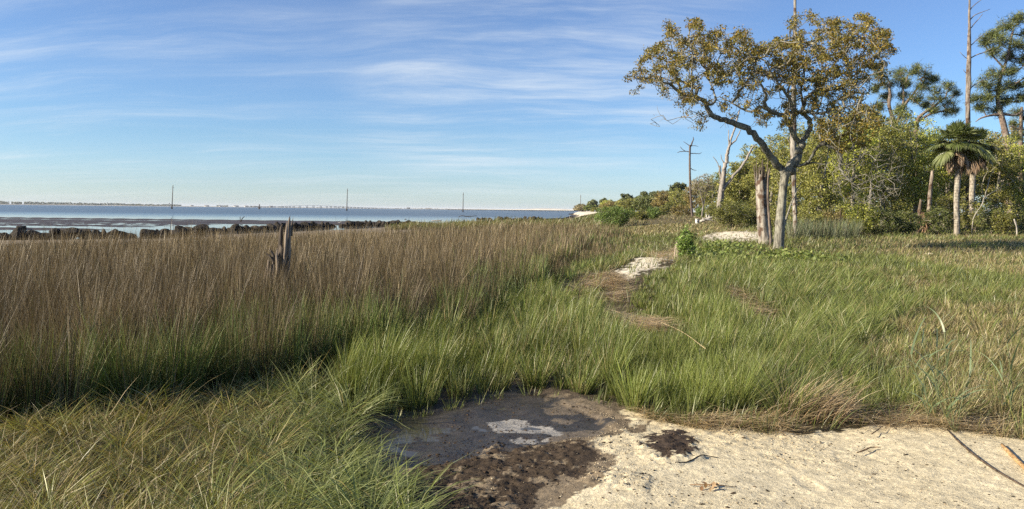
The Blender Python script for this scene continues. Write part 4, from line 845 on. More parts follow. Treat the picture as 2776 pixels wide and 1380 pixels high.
# palmetto and shrubs at the foot of the wood
SH = [(2205, 43.5, 575, 80, OLIVE, 'olive shrub behind the tall pale reeds right of the oak'), (2262, 45, 560, 90, RUSTY, 'brownish shrub next to the dark dead stub'), (2330, 44, 545, 90, YGREEN, 'yellow green shrub around the slender pale stem'), (2395, 44, 560, 100, DKGREEN, 'dark bushy shrub hanging over the grass in mid wood edge'), (2455, 44.5, 570, 80, DKGREEN, 'dark shrub left of the short palm stub'), (2545, 46, 555, 80, DKGREEN, 'dark green shrub between dead palm and palm trunk'), (2575, 50, 500, 90, OLIVE, 'olive shrub behind the living palm trunk'), (2640, 48, 540, 80, OLIVE, 'olive shrub around the base of the tall dead pine'), (2690, 46, 550, 90, DKGREEN, 'dark shrub under the bare white sapling'), (2725, 45, 565, 70, OLIVE, 'twiggy olive shrub left of the white broken stem'), (2775, 46, 545, 80, DKGREEN, 'dark shrub at the right edge behind the white broken stem'), (2160, 46, 560, 70, OLIVE, 'olive shrub close behind the oak trunk'), (2110, 52, 545, 90, OLIVE, 'shaded shrub behind the foot of the thick broken trunk')]
for i, a in enumerate(SH): shrub(a[5], a[0], a[1], a[2], a[3], a[4], 80, .11, 34, i, bare=30 if i % 2 else 0)
for i, (px, Y, top, cols, lab) in enumerate([(2065, 66, 540, OLIVE, 'low undergrowth bush seen through the gap beside the oak trunk'), (2135, 68, 530, DKGREEN, 'undergrowth bush deep behind the right side of the oak trunk'), (2195, 62, 535, OLIVE, 'undergrowth bush deep behind the pale reeds'), (2250, 64, 525, DKGREEN, 'undergrowth bush deep behind the dark dead stub'), (2310, 60, 530, OLIVE, 'undergrowth bush deep behind the slender pale stem'), (2370, 62, 535, DKGREEN, 'undergrowth bush deep behind the bare twig tangle'), (2430, 60, 525, OLIVE, 'undergrowth bush deep left of the short palm stub'), (2500, 62, 520, DKGREEN, 'undergrowth bush deep behind the dead palm'), (2005, 75, 545, DKGREEN, 'undergrowth bush deep behind the thick broken trunk')]):
    shrub(lab, px, Y, top, 110, cols, 90, .17, 34, 90 + i, gap=.1)
shrub('rounded olive green shrub left of the thick broken trunk', 1980, 58, 540, 120, [(.13, .14, .035), (.16, .16, .04), (.085, .095, .03)], 190, .11, 42, 40)
shrub('dark shrub pressed against the right side of the rounded olive shrub', 2030, 60, 560, 70, DKGREEN, 90, .12, 36, 41)
shrub('large fresh green shrub standing at the marsh edge by the shore', 1665, 72, 561, 118, BUSHG, 200, .14, 40, 42)
shrub('smaller fresh green shrub right of the large green shore shrub', 1772, 95, 562, 50, BUSHG, 80, .16, 30, 43)
shrub('greyish scrub shrub between the two fresh green shore shrubs', 1735, 90, 570, 60, OLIVE, 80, .16, 30, 44)
th = shrub('young leafy green sapling growing beside the small grey stump', 1862, 24.0, 612, 50, [(.13, .20, .045), (.18, .25, .06), (.10, .15, .035)], 110, .075, 30, 45, name='leafy_sapling')
for i, (px, Y, top, wpx, cols, lab) in enumerate([(1700, 130, 560, 46, OLIVE, 'olive scrub bush behind the large green shore shrub'), (1755, 135, 553, 50, DKGREEN, 'dark scrub bush below the far domed trees'), (1800, 125, 558, 60, OLIVE, 'olive scrub bush below the forked far pine'), (1845, 118, 556, 60, RUSTY, 'brownish scrub bush left of the slim dead pine pole'), (1905, 108, 560, 50, BUSHG, 'low green bush right of the slim dead pine pole'), (1930, 95, 550, 60, OLIVE, 'olive bush at the foot of the bleached dead tree'), (1820, 150, 545, 50, DKGREEN, 'dark bush under the forked far pine'), (1675, 190, 560, 46, OLIVE, 'greyish bush nearest the beach on the far point'), (1620, 300, 563, 40, OLIVE, 'low bush beside the far white beach'), (1850, 140, 535, 56, OLIVE, 'tall olive bush left behind the slim dead pine pole')]):
    shrub(lab, px, Y, top, wpx, cols, 60, .11 * Y / 55, 26, 60 + i, group='scrub on the far shore')
for i, (px, Y, top, wpx, cols, lab) in enumerate([(1530 + 45, 400, 553, 42, GREYT, 'grey bare looking tree at the tip of the far point'), (1655, 310, 543, 58, YGREEN, 'pale green tree in the middle of the far point'), (1690, 280, 540, 60, RUSTY, 'brownish rounded tree in the middle of the far point'), (1730, 240, 535, 60, OLIVE, 'olive tree below the far domed pines'), (1790, 210, 530, 60, DKGREEN, 'dark tree below the gap between far pines'), (1845, 190, 520, 60, DKGREEN, 'dark green tree right of the forked far pine'), (1910, 160, 490, 70, OLIVE, 'olive tree behind the half bare grey tree'), (1600, 350, 556, 40, DKGREEN, 'dark low tree near the tip of the far point')]):
    broadleaf(lab, px, Y, top, wpx, cols, 90, .11 * Y / 55, 20, 80 + i, .1, group='trees of the far point')

# --- pines
def pine(label, px, Y, top, clumps, trunk, group, nt=26, seed=0, bl=.42, lw=.017, cols=None, extra=()):
    if Y > 120: cols = [(.14, .165, .07), (.18, .20, .085), (.20, .215, .09), (.11, .13, .06)]  # paler, greyer needles far off: haze painted into the colour
    r = np.random.default_rng(5000 + seed); b = foot(px, Y); th = thing('pine_tree', label, 'tree', b, group); mb = MB(); limbs = []
    bc = np.array([.20, .15, .12])
    for i, t in enumerate([trunk, *extra]):
        P, rad = pxpath(t, Y, 4)
        if i == 0: P[0, 2] = min(P[0, 2], b[2] - .1)
        tube(mb, P, rad, 9, bc * (1 if i == 0 else 1.15), .2, seed + i); limbs.append((P, rad))
    A = []; S_ = []
    for cx, cy_, rx, rz in clumps:
        m = max(4, int(nt * (rx * rz) ** .5 / 22)); c = at(cx, cy_, Y + r.normal(0, rx * .5) * Y / FPX); R_ = np.array([rx * .9, rx * .9, rz * 1.5]) * Y / FPX * r.uniform(.6, 1.15)
        p = rand_dirs(r, m) * (r.uniform(.02, 1, (m, 1)) ** .7); A += list(c + p * R_)
    A = np.array(A); N, par, cnt, bn = grow(limbs, A, r, .5, 0, .006, .2); twig_mesh(mb, N, par, cnt, bn, .012 * max(1, Y / 60), bc * 1.1, r, .45)
    mb.build('trunk', M_BARK, th, b, True)
    cols = cols or [(.10, .125, .042), (.13, .155, .048), (.16, .18, .055), (.075, .095, .036)]
    ml = MB(); k = len(A); per = 32; C = np.repeat(A, per, 0); m = len(C); d = rand_dirs(r, m); d[:, 2] = d[:, 2] * .9 + .25; d /= np.linalg.norm(d, axis=1)[:, None]
    C = C + rand_dirs(r, m) * (.30 * bl / .3) * r.uniform(0, 1, (m, 1)); L = (bl * r.uniform(.6, 1.2, m))[:, None]; s_ = np.cross(d, rand_dirs(r, m)); s_ /= np.linalg.norm(s_, axis=1)[:, None] + 1e-9
    V = np.stack([C - s_ * lw, C + s_ * lw, C + d * L], 1); tone = np.repeat(np.exp(r.normal(0, .2, k)), per)[:, None]
    ml.add(V.reshape(-1, 3), np.arange(m * 3).reshape(-1, 3), np.repeat(palette(r, m, cols, None, .2) * tone, 3, 0)); ml.build('crown', M_NEEDLE, th, b)
G1 = 'pines above the wood'
PN = 30
pine('pine with rounded clumped crown right of the oak crown', 2408, 72, 178, [(2440, 200, 30, 16), (2480, 192, 32, 16), (2510, 205, 26, 14), (2415, 225, 26, 14), (2455, 228, 34, 15), (2500, 235, 34, 15), (2535, 215, 20, 10), (2400, 262, 28, 14), (2450, 262, 30, 14), (2490, 268, 30, 14), (2385, 200, 18, 12), (2385, 290, 24, 14), (2440, 295, 24, 12), (2375, 240, 18, 12), (2510, 285, 22, 10)],
     [(2424, 650, 17), (2424, 500, 15), (2425, 400, 14), (2424, 345, 13), (2418, 315, 10), (2410, 285, 9), (2413, 255, 8), (2410, 230, 5)], G1, PN, 1, extra=[[(2425, 350, 11), (2436, 320, 9), (2452, 285, 8), (2470, 262, 6), (2490, 235, 4)], [(2445, 300, 6), (2450, 262, 5), (2446, 225, 3)]])
pine('pine with long level limbs spreading just left of the tall dead pine', 2490, 76, 225, [(2545, 240, 30, 10), (2575, 235, 24, 9), (2590, 255, 20, 9), (2540, 268, 30, 12), (2575, 280, 26, 10), (2530, 300, 30, 12), (2570, 305, 26, 10), (2590, 300, 18, 9)],
     [(2480, 650, 15), (2482, 450, 13), (2484, 340, 11), (2500, 310, 8), (2530, 290, 6), (2560, 265, 4)], G1, PN, 2, extra=[[(2490, 330, 7), (2520, 310, 6), (2560, 300, 4)]])
pine('large pine at right with a leaning dark trunk and layered crown', 2729, 60, 38, [(2690, 95, 34, 13), (2730, 75, 34, 14), (2765, 50, 34, 14), (2790, 90, 34, 16), (2670, 112, 24, 10), (2715, 115, 34, 13), (2760, 125, 36, 14), (2735, 155, 34, 12), (2775, 165, 34, 14), (2690, 140, 22, 9), (2700, 200, 30, 12), (2740, 195, 34, 12), (2665, 228, 30, 12), (2705, 238, 34, 13), (2745, 232, 34, 13), (2780, 225, 30, 13), (2680, 265, 30, 12), (2725, 272, 30, 12), (2770, 265, 30, 12), (2660, 292, 24, 10), (2640, 270, 18, 9), (2700, 300, 26, 10)],
     [(2740, 660, 22), (2738, 500, 19), (2732, 400, 17), (2726, 360, 16), (2717, 325, 15), (2712, 305, 13), (2705, 270, 10), (2710, 220, 8), (2730, 160, 7), (2740, 110, 5), (2750, 70, 3)], G1, PN, 3, extra=[[(2714, 310, 9), (2690, 312, 6), (2660, 320, 4), (2645, 330, 2)], [(2715, 308, 8), (2750, 312, 6), (2775, 300, 5)], [(2708, 250, 6), (2740, 235, 5), (2775, 212, 4)], [(2722, 185, 5), (2690, 150, 4), (2670, 125, 3)]])
pine('pine cut by the right edge with a straight pinkish trunk', 2768, 66, 300, [(2760, 305, 26, 10), (2785, 320, 26, 12), (2750, 335, 22, 9), (2785, 355, 24, 10), (2755, 372, 18, 8)], [(2768, 650, 15), (2768, 480, 13), (2767, 400, 12), (2768, 330, 9), (2770, 290, 6)], G1, 26, 4, extra=[[(2767, 352, 6), (2750, 345, 5), (2735, 341, 3)]])
G2 = 'pines of the far point'
def far_pine(label, px, Y, top, wpx, bot, seed, fork=False):
    h = bot - top; r = np.random.default_rng(seed); cl = []
    for i in range(9): a = r.uniform(-1, 1); cl.append((px + a * wpx * .38, top + h * (.10 + .34 * abs(a) + .16 * r.uniform()), wpx * .27, h * .085))
    ex = [[(px + 1, top + h * .62, 2.2), (px + wpx * .2, top + h * .4, 1.8), (px + wpx * .25, top + h * .2, 1.2)]] if fork else []
    cl += [(px + r.uniform(-.45, .45) * wpx, top + h * r.uniform(.12, .6), wpx * .13, h * .06) for _ in range(8)]
    pine(label, px, Y, top, cl, [(px + 1, bot + 6, 3.0), (px, top + h * .6, 2.6), (px - 1, top + h * .3, 2), (px, top + h * .12, 1.2)], G2, 70, seed, .06 * Y / 30, .0006 * Y, extra=ex)
far_pine('tall forked pine standing above its neighbours on the far point', 1831, 190, 489, 56, 575, 11, True)
far_pine('domed pine left of the tall forked far pine', 1783, 215, 512, 50, 575, 12)
far_pine('domed pine second left of the tall forked far pine', 1743, 230, 517, 50, 575, 13, True)
far_pine('small round topped pine third left of the tall forked far pine', 1697, 260, 523, 34, 572, 14)
far_pine('tiny pine on the far point, nearer of the outermost two', 1638, 340, 537, 26, 575, 15)
far_pine('tiny pine on the far point, outermost of all the pines', 1606, 370, 540, 26, 575, 16)
far_pine('dark small pine just right of the tall forked far pine', 1855, 175, 528, 30, 575, 17)

# --- palms
def palm(label, px, Y, crown, trunk, seed, rad_px=74):
    r = np.random.default_rng(7000 + seed); b = foot(px, Y); th = thing('cabbage_palm', label, 'tree', b, 'living palms at the wood edge'); sc = rad_px * Y / FPX / 1.5
    mb = MB(); P, rd = pxpath(trunk, Y, 8); P[0, 2] = min(P[0, 2], b[2] - .1); tube(mb, P, rd, 14, (.33, .295, .24), .10, seed)
    for q, rr in list(zip(P, rd))[::1]: tube(mb, [q - [0, 0, .012], q + [0, 0, .012]], [rr * 1.05, rr * 1.03], 14, (.22, .19, .15))
    mb.build('trunk', M_BARK, th, b, True)
    top = at(*crown, Y)
    def frond(mbx, az, el, L, fan, droop, cols, width=1.0, col_pet=(.14, .16, .05)):
        d = np.array([math.cos(az) * math.cos(el), math.sin(az) * math.cos(el), math.sin(el)]); hub = top + d * L * .85 * sc + np.array([0, 0, -.10 * L * sc]); mid = top + d * L * .5 * sc
        tube(mbx, spline([top, mid, hub], 3), [.022, .02, .017, .015, .013, .012, .012][:7], 4, col_pet)
        d2 = hub - mid; d2 /= np.linalg.norm(d2); side = np.cross(d2, [0, 0, 1.0]); side /= np.linalg.norm(side) + 1e-9; up = np.cross(side, d2); n = 30
        for i in range(n):
            a = (i / (n - 1) - .5) * 2 * fan; l = L * .85 * sc * (1 - .25 * abs(a) / fan) * r.uniform(.85, 1.1); dd = d2 * math.cos(a) + side * math.sin(a) * width + up * .12 * abs(a)
            dd /= np.linalg.norm(dd); p1 = hub + dd * l * .5 + [0, 0, -droop * .10 * l]; p2 = hub + dd * l * .88 + [0, 0, -droop * .42 * l]; p3 = hub + dd * l + [0, 0, -droop * .75 * l]
            s_ = np.cross(dd, up + r.normal(0, .35, 3)); s_ /= np.linalg.norm(s_) + 1e-9; w_ = .040 * sc
            c = np.array(cols[r.integers(len(cols))]) * r.uniform(.75, 1.3)
            mbx.add([hub - s_ * w_ * .3, hub + s_ * w_ * .3, p1 - s_ * w_, p1 + s_ * w_, p2 - s_ * w_ * .5, p2 + s_ * w_ * .5, p3], [(0, 1, 3), (0, 3, 2), (2, 3, 5), (2, 5, 4), (4, 5, 6)], c)
    mf = MB(); ga = 2.399963
    for i in range(48):
        t = i / 47; el = lerp(1.50, -.45, t) + r.normal(0, .22); frond(mf, i * ga + r.normal(0, .2), el, lerp(.85, 1.0, min(1, t * 2)) * r.uniform(.85, 1.1), 1.9, lerp(.02, .7, t), [(.10, .13, .036), (.13, .16, .052), (.07, .092, .03), (.20, .225, .10)])
    mf.build('fronds', M_PALM, th, b)
    md = MB()
    for i in range(26): frond(md, i * ga + r.normal(0, .2), r.uniform(-1.40, -.75), r.uniform(.6, .9), .7, 1.0, [(.24, .165, .10), (.32, .235, .15), (.17, .11, .065)], .6, (.20, .14, .08))
    md.build('dead_frond_skirt', M_DRY, th, b)
palm('cabbage palm with smooth grey trunk and brown skirt at the wood edge', 2594, 45, (2594, 388), [(2594, 632, 15), (2594, 600, 14), (2593, 540, 13.5), (2597, 480, 14), (2598, 445, 14.5), (2595, 392, 12)], 1, 68)
palm('second palm tucked right behind the front palm, trunk half hidden', 2640, 50, (2642, 396), [(2634, 640, 15), (2634, 560, 14), (2637, 480, 14), (2641, 398, 12)], 2, 60)

# ------------------------------------------------------------------ breakwater boulders
ONES = 'zeroth first second third fourth fifth sixth seventh eighth ninth tenth eleventh twelfth thirteenth fourteenth fifteenth sixteenth seventeenth eighteenth nineteenth'.split()
def ordinal(n):
    if n < 20: return ONES[n]
    t = ['twent', 'thirt', 'fort', 'fift', 'sixt'][n // 10 - 2]; return t + 'ieth' if n % 10 == 0 else t + 'y-' + ONES[n % 10]
def ico2(k):
    v, f = ICOV.copy(), ICOF.copy()
    for _ in range(k):
        cache = {}; v = list(v); nf = []
        def mid(a, b):
            key = (min(a, b), max(a, b))
            if key not in cache: p = (v[a] + v[b]) / 2; v.append(p / np.linalg.norm(p)); cache[key] = len(v) - 1
            return cache[key]
        for a, b, c in f: x, y, z = mid(a, b), mid(b, c), mid(c, a); nf += [(a, x, z), (b, y, x), (c, z, y), (x, y, z)]
        v = np.array(v); f = np.array(nf)
    return v, f
RV, RF = ico2(3)
def rock_mesh(seed):
    r = np.random.default_rng(900 + seed); v = RV.copy()
    for _ in range(13):                      # flat faces cut by random planes
        d = rand_dirs(r, 1)[0]; lim = r.uniform(.48, .85); t = v @ d; v = v - np.maximum(t - lim, 0)[:, None] * d * .9
    n = fbm(v[:, 0] * 2.2 + v[:, 2] * 1.3 + 9, v[:, 1] * 2.2 - v[:, 2] * 1.7 + 9, seed, 5, .6); v = v * (1 + .24 * (n - .5))[:, None]
    v = v * np.array([1, r.uniform(.8, 1), r.uniform(.7, .95)]); v[:, 2] -= v[:, 2].min(); v[:, 2] /= v[:, 2].max(); v[:, :2] /= np.abs(v[:, 0]).max() * 2
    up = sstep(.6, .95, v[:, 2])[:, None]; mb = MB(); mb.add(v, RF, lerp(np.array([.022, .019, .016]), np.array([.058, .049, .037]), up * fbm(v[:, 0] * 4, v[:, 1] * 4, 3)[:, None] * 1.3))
    return mb
ROCKS = [None] * 9
def boulder(px, wpx, top, bot, label, i, lift=0.0):
    r = np.random.default_rng(i * 7 + 1); p = ground_at(px, bot); k = i % 9
    if ROCKS[k] is None: o = rock_mesh(k).build('boulder', M_ROCK, None, (0, 0, 0), False); ROCKS[k] = o
    else: o = ROCKS[k].copy(); COL.objects.link(o)
    w_ = wpx * 1.18 * p[1] / FPX; h = at(px, top, p[1])[2] - p[2]
    o.location = (p[0], p[1] + r.uniform(-.15, .15), p[2] - .12 + lift); o.rotation_euler = (r.normal(0, .1), r.normal(0, .1), r.uniform(0, 6.28)); o.scale = (w_, w_ * r.uniform(.9, 1.15), max(.25, (h + .12) * 1.18 - lift))
    tag(o, label, 'boulder', 'boulders of the tidal breakwater')
LEFT = [(-14, 34, 632, 0), (8, 26, 633, 0), (23, 22, 636, 0), (45, 36, 621, 0), (72, 26, 633, 0), (98, 40, 627, 0), (120, 34, 634, 0), (146, 28, 623, .25), (152, 36, 634, 0), (185, 46, 633, 0), (193, 42, 622, .28), (228, 40, 625, 0), (262, 32, 626, 0), (286, 18, 624, 0), (304, 30, 625, 0), (330, 38, 630, 0), (358, 28, 634, 0)]
for i, (px, wd, top, lf) in enumerate(LEFT):
    kind = 'peaked dark boulder' if wd == 36 and i == 3 else 'flat topped boulder' if i == 10 else 'dark weathered boulder'
    boulder(px, wd, top, 651 - .012 * max(px, 0), f'{kind}, {ordinal(i + 1)} from the left in the breakwater left of its gap', i, lf)
rr = np.random.default_rng(77); px = 404.0; n = 0; line = lambda x: np.interp(x, [395, 470, 560, 640, 740, 840, 1000, 1060, 1140], [648, 644, 638, 634, 628, 623, 615.5, 613, 609])
while px < 1128:
    sc = np.interp(px, [400, 700, 1130], [1, .80, .42]); wd = 34 * sc * rr.uniform(.75, 1.3); n += 1; gap = 905 < px < 925
    if not gap: boulder(px, wd, line(px) - sc * rr.uniform(17, 30), line(px), f'dark weathered boulder, {ordinal(n)} going right from the breakwater gap', 100 + n)
    px += wd * .60
far_x = [1296, 1306, 1316, 1328, 1352, 1362, 1371, 1382, 1394, 1404, 1413, 1424, 1436, 1447, 1458, 1468]
for i, x in enumerate(far_x): boulder(x, rr.uniform(10, 15), 597 - rr.uniform(4, 9), 599, f'small dark boulder, {ordinal(i + 1)} from the left in the breakwater beyond the green marsh', 300 + i)

# ------------------------------------------------------------------ things out in the bay
def pole(px_b, py_t, px_t, Y, label):
    b = at(px_b, 572, Y); b[2] = WZ; th = thing('utility_pole', label, 'utility pole', b, 'utility poles standing in the bay')
    t = at(px_t, py_t, Y); mb = MB(); tube(mb, [b - [0, 0, 1], lerp(b, t, .5), t], [.36, .30, .22], 8, (.13, .115, .10)); mb.build('post', M_PLAIN, th, b, True)
    mb = MB(); c = lerp(b, t, .9); tube(mb, [c - [.7, 0, 0], c + [.7, 0, 0]], [.10, .10], 6, (.16, .15, .14)); mb.build('crossarm', M_PLAIN, th, b)
    mb = MB(); tube(mb, [b - [0, 0, .3], b + [0, 0, 1.6]], [.62, .55], 10, (.06, .055, .05)); mb.build('footing', M_PLAIN, th, b, True); return t
tops = [pole(466, 502, 469, 535, 'leftmost utility pole in the bay, leaning slightly right'), pole(940, 511, 942, 573, 'utility pole in the bay behind the breakwater middle, second from the left'), pole(1255, 522, 1256, 636, 'utility pole in the bay beyond the green shore grass'), pole(1574, 528, 1574, 770, 'utility pole rising behind the tip of the far point')]
mbw = MB()
def box(mb, c, s, col, rz=0.0):
    c = np.asarray(c, float); s = np.asarray(s, float) / 2; v = np.array([(x, y, z) for x in (-1, 1) for y in (-1, 1) for z in (-1, 1)], float) * s
    ca, sa = math.cos(rz), math.sin(rz); v = np.stack([v[:, 0] * ca - v[:, 1] * sa, v[:, 0] * sa + v[:, 1] * ca, v[:, 2]], 1) + c
    mb.add(v, [(0, 1, 3), (0, 3, 2), (4, 6, 7), (4, 7, 5), (0, 4, 5), (0, 5, 1), (2, 3, 7), (2, 7, 6), (0, 2, 6), (0, 6, 4), (1, 5, 7), (1, 7, 3)], col)
# channel marker, shore beacon
b = at(703, 567, 690); b[2] = WZ; th = thing('channel_marker', 'small dark channel marker standing in the bay left of the high bridge', 'channel marker', b)
mb = MB(); tube(mb, [b - [0, 0, 1], b + [0, 0, 1.2]], [1.1, .9], 10, (.05, .045, .045)); mb.build('float', M_PLAIN, th, b, True)
mb = MB(); tube(mb, [b + [0, 0, 1.2], b + [.1, 0, 3.2]], [.8, .25], 8, (.06, .04, .04)); mb.build('tower', M_PLAIN, th, b, True)
mb = MB(); box(mb, b + [.1, 0, 3.8], (.9, .9, 1.1), (.08, .03, .03)); mb.build('topmark', M_PLAIN, th, b)
b = at(459, 558, 2600); b[2] = 0; th = thing('shore_beacon', 'tiny beacon tower on the far sandy shore left of the leftmost pole', 'beacon', b)
mb = MB(); tube(mb, [b, b + [0, 0, 9]], [.9, .5], 6, (.2, .2, .2)); mb.build('mast', M_PLAIN, th, b); mb = MB(); box(mb, b + [0, 0, 10], (3, 3, 3), (.16, .16, .17)); mb.build('lantern', M_PLAIN, th, b)
# far shore: low land, wood and dunes
mb = MB(); xs = np.linspace(-420, 1750, 160); Yf = np.interp(xs, [-400, 0, 450, 700, 1300, 1750], [2300, 2500, 3000, 3600, 4200, 4200])
fr = np.array([at(x, 560, y) for x, y in zip(xs, Yf)]); fr[:, 2] = -.6; bk = fr * np.array([1.15, 1.15, 1]); md = lerp(fr, bk, .15); md[:, 2] = 1.2 + 1.6 * fbm(xs / 40, xs * 0, 5); bk[:, 2] = 1.5
V = np.stack([fr, md, bk]); mb.add(V, grid_faces(3, len(xs)), np.concatenate([np.tile((.50, .46, .38), (len(xs), 1)), np.tile((.30, .29, .24), (2 * len(xs), 1))]))
tag(mb.build('far_shore', M_FAR), 'low sandy far shore along the horizon', 'shore', kind='structure')
r = np.random.default_rng(4); mb = MB(); n = 9000; x = r.uniform(-420, 760, n); keep = fbm(x / 30, x * 0 + 3, 7, 4) > np.interp(x, [-400, 420, 470, 760], [.22, .30, .62, .52]); x = x[keep]; n = len(x)
hmax = np.interp(x, [-400, 0, 200, 430, 760], [13, 11, 9, 7, 4.5]) * (.55 + .75 * fbm(x / 9, x * 0, 9, 4)); Yf = np.interp(x, [-400, 0, 450, 700], [2330, 2540, 3050, 3660]) + r.uniform(0, 60, n)
C = np.array([at(a, 560, y) for a, y in zip(x, Yf)]); C[:, 2] = 1 + hmax * r.uniform(0, 1, n); leaves(mb, C, 4.2, palette(r, n, [(.07, .085, .06), (.09, .10, .07), (.055, .065, .05)]), r, .8, .4)
tag(mb.build('far_woods', M_LEAF), 'thin line of distant woods along the far left shore', 'woods', kind='stuff')
mb = MB(); xs = np.linspace(1150, 1600, 90); hz_ = 8.5 * np.exp(-((xs - 1490) / 75) ** 2) + 3.0 * sstep(1150, 1330, xs) + 1.2 * fbm(xs / 12, xs * 0, 2); fr = np.array([at(a, 560, 3900) for a in xs]); fr[:, 2] = .5; tp = fr * 1.02; tp[:, 2] = hz_; bk = fr * 1.1; bk[:, 2] = .5
mb.add(np.stack([fr, tp, bk]), grid_faces(3, len(xs)), (.58, .53, .43)); tag(mb.build('far_dunes', M_FAR), 'pale distant sand dunes behind the low trestle bridge', 'dunes', kind='structure')
r = np.random.default_rng(14); mb = MB(); n = 1100; x = r.uniform(760, 1320, n); C = np.array([at(a, 560, 4000) for a in x]); C[:, 2] = 1 + 5 * fbm(x / 12, x * 0, 3, 4) * r.uniform(0, 1, n); leaves(mb, C, 4, palette(r, n, [(.10, .11, .08), (.14, .14, .11)]), r, .8, .4)
tag(mb.build('far_scrub', M_LEAF), 'faint scrub on the far shore below the high bridge', 'scrub', kind='stuff')
for i, (x, wd, hh) in enumerate([(520, 14, 4), (560, 20, 4.5), (598, 12, 4), (640, 22, 5), (668, 16, 4.5), (690, 14, 4), (735, 16, 5), (1107, 18, 6), (1162, 34, 4)]):
    p = at(x, 560, 3300 if x < 760 else 3950); p[2] = .8; th = thing('shore_house', f'tiny pale building on the far shore, {ordinal(i + 1)} from the left', 'house', p, 'buildings on the far shore')
    cc = (.62, .60, .56) if x < 1000 else (.12, .12, .12); mb = MB(); box(mb, p + [0, 0, hh / 2], (wd, 9, hh), cc); mb.build('wall', M_PLAIN, th, p)
    mb = MB(); e = np.array([wd * .55, 5.5, 0]); q = p + [0, 0, hh + .02]
    mb.add([q - e, q + e * [1, -1, 0], q + e, q + e * [-1, 1, 0], q + [-wd * .35, 0, 2.2], q + [wd * .35, 0, 2.2]], [(0, 1, 5), (0, 5, 4), (2, 3, 4), (2, 4, 5), (1, 2, 5), (3, 0, 4)], (.25, .25, .25)); mb.build('roof', M_PLAIN, th, p)
# high-rise bridge
def deck_mesh(P, wd, th_): 
    mb = MB(); P = np.asarray(P, float); n = len(P); T = np.gradient(P, axis=0); T /= np.linalg.norm(T, axis=1)[:, None]; Sd = np.cross(T, [0, 0, 1.]); Sd /= np.linalg.norm(Sd, axis=1)[:, None]
    sec = [(-1, 0), (1, 0), (1, -1), (.72, -1.0), (.5, -1.7), (-.5, -1.7), (-.72, -1.0), (-1, -1)]; m = len(sec)
    V = np.array([[p + s_ * wd * .5 * a + np.array([0, 0, b_ * th_]) for a, b_ in sec] for p, s_ in zip(P, Sd)]).reshape(-1, 3); i = np.arange(n - 1)[:, None] * m; j = np.arange(m)[None]; k = (j + 1) % m
    mb.add(V, np.stack([i + j, i + m + k, i + k, i + j, i + m + j, i + m + k], -1).reshape(-1, 3), (.56, .55, .52)); return mb
YB = 3000.
xs = np.linspace(665, 1040, 60); dz = np.interp(xs, [665, 740, 800, 850, 880, 930, 990, 1040], [2.6, 3.8, 7.6, 9.2, 8.9, 6.6, 3.6, 2.4]); k = np.ones(5) / 5; dz = np.convolve(np.pad(dz, 2, 'edge'), k, 'valid')
P = np.array([at(x, 560, YB + 60 * (x - 850) / 100) for x in xs]); P[:, 2] = dz + 1.0; b = P[30] * [1, 1, 0]
th = thing('high_bridge', 'long pale arched highway bridge far across the bay', 'bridge', b); deck_mesh(P, 12, .7).build('deck', M_PLAIN, th, b)
for x in list(np.linspace(690, 745, 7)) + [757, 767, 777, 786, 796, 813, 832, 850, 870, 886, 897, 909, 920, 930] + list(np.linspace(942, 1020, 9)):
    i = np.interp(x, xs, np.arange(60)); p = P[int(i)] * (1 - i % 1) + P[min(59, int(i) + 1)] * (i % 1); mb = MB(); hh = p[2] - 1.1
    for sx in (-2.6, 2.6): box(mb, [p[0] + sx, p[1], hh / 2 - .5], (1.5, 1.5, hh), (.40, .40, .38))
    box(mb, [p[0], p[1], hh - .75], (10, 2, .9), (.42, .42, .40)); mb.build('pier', M_PLAIN, th, b)
# low trestle bridge
P = np.array([lerp(at(1566, 560, 880), at(1120, 560, 3300), t) for t in np.linspace(0, 1, 70) ** 1.6]); P[:, 2] = 2.45; b = P[0] * [1, 1, 0]
th = thing('trestle_bridge', 'long low trestle bridge reaching from the far point across the bay', 'bridge', b); deck_mesh(P, 9, .55).build('deck', M_PLAIN, th, b)
for t in np.linspace(0, .5, 56):
    p = lerp(P[0], P[-1], t); mb = MB(); sx = lerp(.35, .6, t)
    for dx in (-2.5, 0, 2.5): box(mb, [p[0] + dx * .8, p[1] + dx, .4], (sx, sx, 2.2), (.10, .09, .08))
    box(mb, [p[0], p[1], 1.40], (6.0, .8, .42), (.13, .12, .11)); mb.build('pier', M_PLAIN, th, b)
# stakes, driftwood and timber on the flats
def stick(name, label, cat, pts, Y, col, mat=M_DEAD, group=None, zfix=None):
    P, rad = pxpath(pts, Y, 5); b = P[0].copy(); mb = MB(); tube(mb, P, rad, 7, col, .2, 3); o = mb.build(name, mat, None, tuple(b), True); return tag(o, label, cat, group)
stick('wooden_stake', 'thin straight stake upright in the tidal mud beside a bent one', 'stake', [(651, 603, 2.2), (651, 595, 2), (651, 587, 1.6)], 96, (.07, .06, .05))
stick('bent_stake', 'dark bent stake curving right out of the tidal mud', 'stake', [(653, 603, 3), (655, 596, 2.8), (658, 591, 2.4), (663, 587, 1.6)], 96, (.07, .06, .05))
stick('wooden_stake', 'lone thin stake on the mud bar below the leftmost utility pole', 'stake', [(464, 600, 1.6), (464, 590, 1.3)], 98, (.08, .07, .06))
stick('wooden_stake', 'thin stake rising from the shallow pool behind the breakwater gap', 'stake', [(462, 626, 1.6), (462, 608, 1.3)], 62, (.08, .07, .06))
stick('wooden_stake', 'thin stake on the mud bar below the second utility pole', 'stake', [(938, 604, 1.6), (938, 595, 1.2)], 98, (.08, .07, .06))
